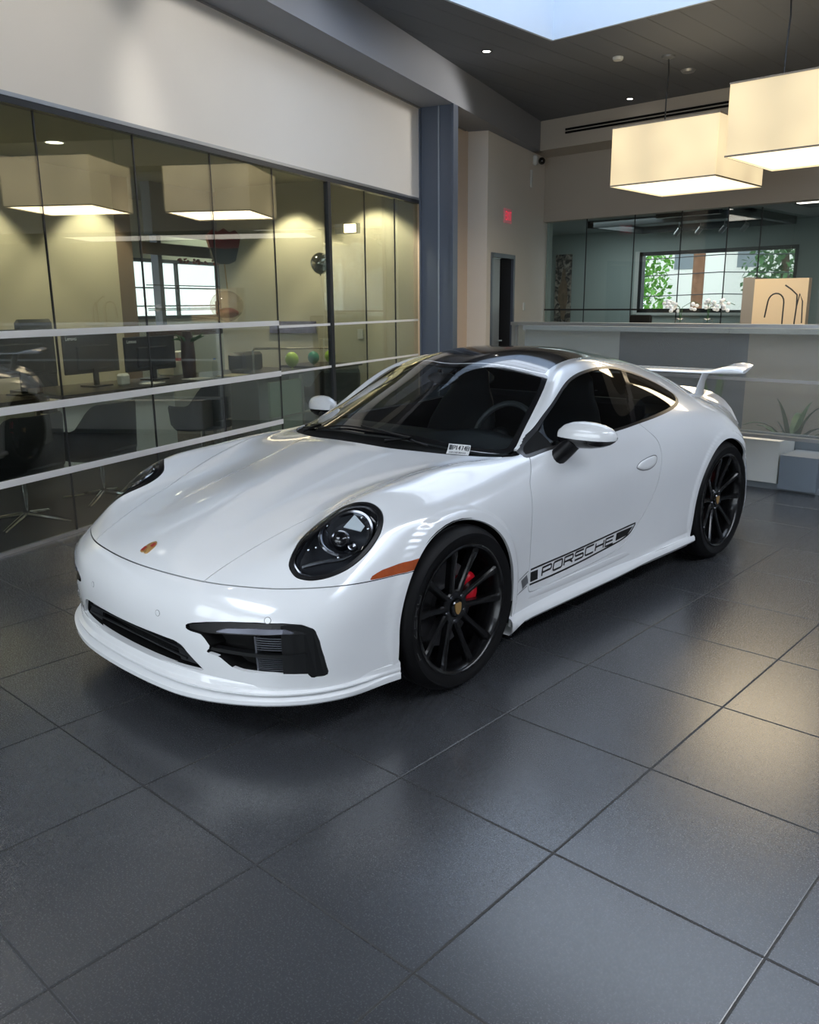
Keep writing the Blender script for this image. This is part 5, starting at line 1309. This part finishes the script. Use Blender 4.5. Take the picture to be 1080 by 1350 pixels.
mb=MB();mb.tube([(-.09,0,.0),(-.09,0,.2)]+[(-.165+.075*cos(a),0,.24+.085*sin(a)) for a in np.linspace(0,pi*.95,10)]+[(-.26,0,.10)],.007,8);mb.build('left_arc',M['darkframe'],q)
mb=MB();mb.tube([(.02,0,0),(.03,0,.2),(.025,0,.31),(-.03,0,.36),(-.09,0,.40)],.007,8);mb.tube([(.03,0,.2),(.05,0,.32),(.08,0,.25),(.09,0,.05)],.006,8);mb.build('right_arc',M['darkframe'],q)
MB().box(-.06,.10,-.05,.05,0,.015).build('base',M['darkframe'],q)
def orchid(x,label,seed):
    q=empty('orchid_pot',(x,6.0,1.27),0,label=label,cat='plant');random.seed(seed)
    MB().lathe([(0,0),(.04,0),(.055,.09),(.05,.09),(0,.07)],18).build('vase',M['lens'],q)
    mb=MB();fl=MB()
    for k in range(4):
        a=random.uniform(-.5,.5);p=[(0,0,.05),(.05*a,0,.2),(.35*a,.02,.26),(.5*a+.04,.02,.22)];mb.tube(p,.003,6)
        for u in range(5): fl.ball((.35*a+random.uniform(-.06,.06),random.uniform(-.03,.03),.20+random.uniform(-.04,.07)),(.022,.01,.018),8,5)
    mb.build('stems',M['leaf'],q);fl.build('blossoms',M['paper'],q,kind='stuff')
orchid(-1.12,'white orchid in a vase, left one on the reception counter',1);orchid(-.83,'white orchid in a vase, right one on the reception counter',2)
q=empty('office_chair',(-2.63,8.0,0),0,label='black chair back peeking above the reception screen',cat='chair')
MB().box(-.16,.16,-.03,.03,1.0,1.36,.02).build('backrest',M['black'],q);MB().cyl((0,0,0),(0,0,1.0),.03,10).build('post',M['black'],q)
q=empty('display_cabinet',(-.9,8.1,0),0,label='beige lit cubicle panel with grey side beside the far window',cat='cabinet')
MB().box(-.26,.36,-.1,.0,0,1.78).build('beige_panel',pmat('beige panel',srgb(214,196,168),.6),q)
MB().box(-.40,-.26,-.1,.3,0,1.80).build('shaded_side',M['wallgrey'],q)  # grey stands in for shading on this side; beige is the lit face
# ---------- far glass room ----------
fg=empty('glass_partition',(-2.305,9.79,0),0,label='far clear glass partition under the beige back wall, right of the exit wall',cat='glass partition')
def fb(name,mat,*b): mb=MB();mb.box(*b);return child(mb,name,mat,fg)
xs=[-5.35,-4.6,-3.76,-3.0,-2.305]
for a,b in zip(xs[:-1],xs[1:]): fb('glass_pane',M['pane2'],a+.004,b-.004,9.78,9.79,.02,2.815)
for a in xs[1:]: fb('glass_joint',M['darkframe'],a-.006,a+.006,9.778,9.792,.02,2.815)
ys=[9.79,11.0,12.4,13.9]
for a,b in zip(ys[:-1],ys[1:]): fb('glass_pane',M['pane2'],-2.31,-2.30,a+.004,b-.004,.02,2.9)
fb('glass_joint',M['darkframe'],-2.312,-2.298,10.994,11.006,.02,2.9)
fb('rail',M['darkframe'],-5.35,-2.30,9.76,9.78,1.40,1.425)
mb=MB();mb.box(-9,7.6,9.95,14.1,2.96,3.05);struct(mb,'ceiling_back',wallmat('back room ceiling',srgb(150,160,158)))
mb=MB();mb.box(-9.1,-9,9.9,14.1,0,3.05);mb.box(-9,-5.42,9.95,10.05,0,3.05);struct(mb,'wall_meeting_left',M['teal'])
WX0,WX1,WZ0,WZ1=-5.89,-2.75,1.31,2.51
mb=MB();mb.box(-9,WX0,14.0,14.15,0,3.05);mb.box(WX1,7.6,14.0,14.15,0,3.05);mb.box(WX0,WX1,14.0,14.15,0,WZ0);mb.box(WX0,WX1,14.0,14.15,WZ1,3.05);struct(mb,'wall_meeting_back',M['teal'])
fr=MB();fr.box(WX0,WX0+.07,13.96,14.1,WZ0,WZ1);fr.box(WX1-.05,WX1,13.96,14.1,WZ0,WZ1);fr.box(WX0,WX1,13.96,14.1,WZ0,WZ0+.05);fr.box(WX0,WX1,13.96,14.1,WZ1-.07,WZ1)
w1=struct(fr,'window_1',M['darkframe']);mb=MB();mb.box(WX0,WX1,14.05,14.056,WZ0,WZ1);mb.build('pane',glassmat('window glass',(.95,.97,.96),1.3),w1)
mb=MB();mb.box(WX0-.1,WX0,13.97,14.0,WZ0-.03,WZ1+.02);mb.box(WX0,WX1,13.94,14.0,WZ0-.05,WZ0);mb.build('window_sill',M['white'],w1)
mb=MB();mb.box(7.6,7.7,9.9,14.1,0,3.05);struct(mb,'wall_corridor',M['wallgrey'])
# ceiling tray frame and track lights in the meeting room
mb=MB();mb.box(-5.7,-2.7,11.6,11.72,2.84,2.96);mb.box(-5.7,-5.58,11.6,13.6,2.84,2.96);mb.box(-2.82,-2.7,11.6,13.6,2.84,2.96);mb.box(-5.7,-2.7,13.48,13.6,2.84,2.96);struct(mb,'trim_3',pmat('dark tray',srgb(70,76,78),.6))
for k,x in enumerate((-4.115,-3.73,-3.31,-2.95)):
    q=empty('track_light',(x,12.0,2.955),0,label=('leftmost','second from left','third from left','rightmost')[k]+' of four small tilted track spotlights in the meeting room',cat='spotlight',group='meeting room track lights')
    MB().cyl((0,0,0),(0,0,-.2),.008,8).build('stem',M['alu'],q);MB().cyl((.04,-.03,-.2),(-.07,.04,-.29),.04,16).build('lamp_head',M['alu'],q)
mb=MB();mb.box(-4.05,-2.98,11.0,11.12,2.86,2.96);tag(mb.build('roller_blind',M['darkframe']),'dark roller blind box at the meeting room ceiling','blind')
q=empty('artwork',(-7.70,13.93,1.05),0,label='tall narrow dark picture of a tawny figure on the far glass room wall',cat='picture')
def artmat():
    m=pmat('picture',(.05,.045,.04),.5);nt=m.node_tree;b=nt.nodes['Principled BSDF'];tc=nt.nodes.new('ShaderNodeTexCoord')
    n=nt.nodes.new('ShaderNodeTexNoise');n.inputs['Scale'].default_value=7;n.inputs['Detail'].default_value=6;n.inputs['Distortion'].default_value=1.5
    r=nt.nodes.new('ShaderNodeValToRGB');e=r.color_ramp.elements;e[0].position=.42;e[0].color=(.03,.028,.03,1);e[1].position=.62;e[1].color=(.5,.44,.38,1)
    nt.links.new(tc.outputs['Object'],n.inputs['Vector']);nt.links.new(n.outputs['Fac'],r.inputs[0]);nt.links.new(r.outputs[0],b.inputs['Base Color']);return m
MB().box(-.2,.2,0,.04,0,1.5).build('canvas',artmat(),q)
mb=MB();mb.prism([(-.02,1.15),(.03,1.22),(.07,1.12),(.06,1.0),(.12,.85),(.14,.55),(.10,.3),(.06,.1),(-.02,.12),(-.05,.4),(-.12,.55),(-.10,.8),(-.03,.95)],-.004,-.001,axis=1);mb.build('figure',pmat('tawny figure',(.22,.15,.10),.6,noise=.8,nscale=12),q)
# strip light right edge
q=empty('linear_light',(-1.8,11.3,2.914),0,label='flat dark linear ceiling light at the right edge above the far hall',cat='ceiling light')
MB().box(-.1,1.2,-.5,.5,0,.045).build('housing',M['darkframe'],q);MB().box(0,1.1,-.35,-.2,-.006,.0).build('tube',emat('tube glow',(1,.95,.85),3),q)
# slot vents on the bulkhead
for k,z in enumerate((3.985,4.030)):
    tag(MB().box(-4.62,-1.2,9.10,9.118,z,z+.028).build('slot_vent',M['matte_black']),('lower','upper')[k]+' of two long black slot vents on the bulkhead','vent','bulkhead slot vents')
# ---------- outside ----------
mb=MB();mb.box(-30,20,14.3,60,-.3,-.02);struct(mb,'ground',pmat('asphalt',(.25,.25,.25),.9))
def building(x0,x1,y0,y1,h,mat,label):
    q=empty('building',((x0+x1)/2,y0,0),0,label=label,cat='building');w=(x1-x0)/2
    MB().box(-w,w,0,y1-y0,0,h).build('wall',mat,q);MB().box(-w-.3,w+.3,-.3,y1-y0+.3,h,h+.2).build('roof',pmat('roof tan',(.5,.42,.32),.8),q)
    for x in np.arange(-w+1,w-1,2.2):
        MB().box(x,x+.9,-.02,.0,2.6,3.9).build('window',M['greylam'],q)
building(-12,-1,26,34,6.5,pmat('pale stucco',srgb(250,245,236),.8),'pale stucco building seen through the far window')
q=empty('utility_pole',(-6.45,18,0),0,label='brown wooden utility pole outside the far window',cat='pole')
MB().tube([(0,0,-.02),(0,0,8)],.14,12).build('post',pmat('pole wood',(.28,.13,.07),.8,noise=.5,nscale=9),q);MB().box(-.9,.9,-.05,.05,3.1,3.2).build('crossbar',pmat('pole wood 2',(.2,.12,.08),.8),q)
for z in (2.2,2.6,1.7):
    mb=MB();mb.tube([(-14,17.8,z+.1),(-8,17.8,z-.05),(-5.8,17.8,z),(-3,17.8,z-.1),(4,17.8,z)],.012,5)
    tag(mb.build('power_cable',M['darkframe']),'thin dark overhead cable crossing outside the far window','cable','cables outside the window')
def tree(x,y,r,h,mat,label,seed,n=900):
    q=empty('tree',(x,y,0),0,label=label,cat='tree');random.seed(seed);rng=np.random.default_rng(seed)
    MB().tube([(0,0,-.02),(.1,0,h*.5),(0,.1,h*.8)],[.16,.12,.05],10).build('trunk',pmat('bark',(.12,.08,.05),.9),q)
    mb=MB();P=rng.normal(size=(n,3));P/=np.linalg.norm(P,axis=1)[:,None];P*=(rng.random(n)**.4)[:,None]*r;P[:,2]=P[:,2]*h*.5/r+h*.55
    for p in P:
        s_=rng.uniform(.05,.12);a=rng.normal(size=3);a/=np.linalg.norm(a);b=np.cross(a,rng.normal(size=3));b/=np.linalg.norm(b)
        mb.add([p-a*s_,p+b*s_*.5,p+a*s_,p-b*s_*.5],[(0,1,2,3)])
    mb.build('crown',mat,q,kind='stuff')
tree(-8.7,19,1.0,4.2,M['foliage'],'bright green leafy tree outside, left side of the far window',1,1800)
tree(-4.9,19.2,.9,3.9,M['darkfoliage'],'darker green tree outside, right side of the far window',2,1500)
tree(-11.5,16.5,1.5,4.5,M['foliage'],'green tree outside the office window behind the glass wall',3,900)
building(-22,-14,18,24,5,pmat('pale grey render',srgb(220,226,230),.8),'pale building outside the office windows')
# ================= LIGHT =================
wd=bpy.data.worlds.new('sky');bpy.context.scene.world=wd;wd.use_nodes=True
bg=wd.node_tree.nodes['Background'];bg.inputs[0].default_value=(.86,.92,1,1);bg.inputs[1].default_value=2.8
def area(name,loc,rot,sx,sy,e,col):
    l=bpy.data.lights.new(name,'AREA');l.shape='RECTANGLE';l.size=sx;l.size_y=sy;l.energy=e;l.color=col
    o=bpy.data.objects.new(name,l);o.location=loc;o.rotation_euler=rot;COL.objects.link(o);return o
# daylight entering by the skylight and by the shop front behind the camera, plus added side and rear fills
area('skylight_daylight',((SKX0+SKX1)/2,(SKY0+SKY1)/2,h-.06),(0,0,0),SKX1-SKX0-.1,SKY1-SKY0-.1,70,(.80,.89,1))
area('side_fill_light',(5.3,2.25,5.3),(0,0,0),1.7,8.4,560,(.92,.95,1))  # added fill for the left wall, above an added ceiling opening
area('rear_fill_light',(-.2,-5.0,5.3),(0,0,0),5.4,3.0,300,(.86,.92,1))  # added fill to brighten hood and front, above an added opening
area('shopfront_daylight',(.8,-7.7,2.2),(radians(90),0,0),12.5,3.3,240,(.86,.92,1))
def spot(name,loc,aim,e,col,ang=95,size=.05):
    l=bpy.data.lights.new(name,'SPOT');l.energy=e;l.color=col;l.spot_size=radians(ang);l.spot_blend=.35;l.shadow_soft_size=size
    o=bpy.data.objects.new(name,l);o.location=loc;COL.objects.link(o)
    import mathutils
    o.rotation_euler=(mathutils.Vector(aim)-mathutils.Vector(loc)).to_track_quat('-Z','Y').to_euler();return o
WC=(1,.87,.62)
for (s_,t_,s2,t2) in ((2.9,2.95,2.9,3.3),(4.6,2.95,4.6,3.3),(.8,2.9,.8,3.3),(6.15,1.9,6.5,1.9),(6.15,.7,6.5,.7)):
    spot('wall_washer',S(s_,t_,3.02),S(s2,t2,1.2),125,WC)
for (s_,t_) in ((1.0,1.2),(3.0,1.4),(5.0,1.3)): spot('office_downlight',S(s_,t_,3.02),S(s_,t_,0),25,(1,.9,.7),110)  # unseen spots added to raise the office light, without fixtures
for (s1,t1,s2) in ((-1.5,-1.9,-1.5),(.6,-1.9,.4),(1.7,-1.9,3.0),(7.2,-1.9,5.5)):
    spot('left_wall_fill',S(s1,t1,4.12),S(s2,0,2.6),95,(1,.96,.90),78,.15)  # added spots that brighten the left wall; no fittings hang there
spot('office_downlight',S(8.5,4.0,3.0),S(8.5,5.0,1.4),60,(.9,1,.85),110)
for (x,y) in ((-1.554,6.842),(.15,5.79)): area('pendant_light',(x,y,2.758),(0,0,radians(.578)),1.14,1.08,36,(1,.80,.52))
area('meeting_light',(-5.5,12.3,2.93),(0,0,0),2.5,1.6,36,(.90,.97,1))
area('hall_light',(1.0,12.3,2.9),(0,0,0),5,1.2,30,(1,.92,.8))
# ================= CAMERA =================
cam=bpy.data.cameras.new('camera');co=bpy.data.objects.new('camera',cam);COL.objects.link(co)
co.location=(2.9142,-2.4597,1.5281);co.rotation_euler=(radians(76.0962),radians(.4985),radians(42.9183))
cam.sensor_fit='HORIZONTAL';cam.sensor_width=36;cam.lens=36*1108.36/1080;cam.clip_start=.05
sc=bpy.context.scene;sc.camera=co
sc.view_settings.view_transform='Standard';sc.view_settings.look='None';sc.view_settings.gamma=1;sc.view_settings.exposure=0
try: sc.view_settings.use_curve_mapping=False
except Exception: pass
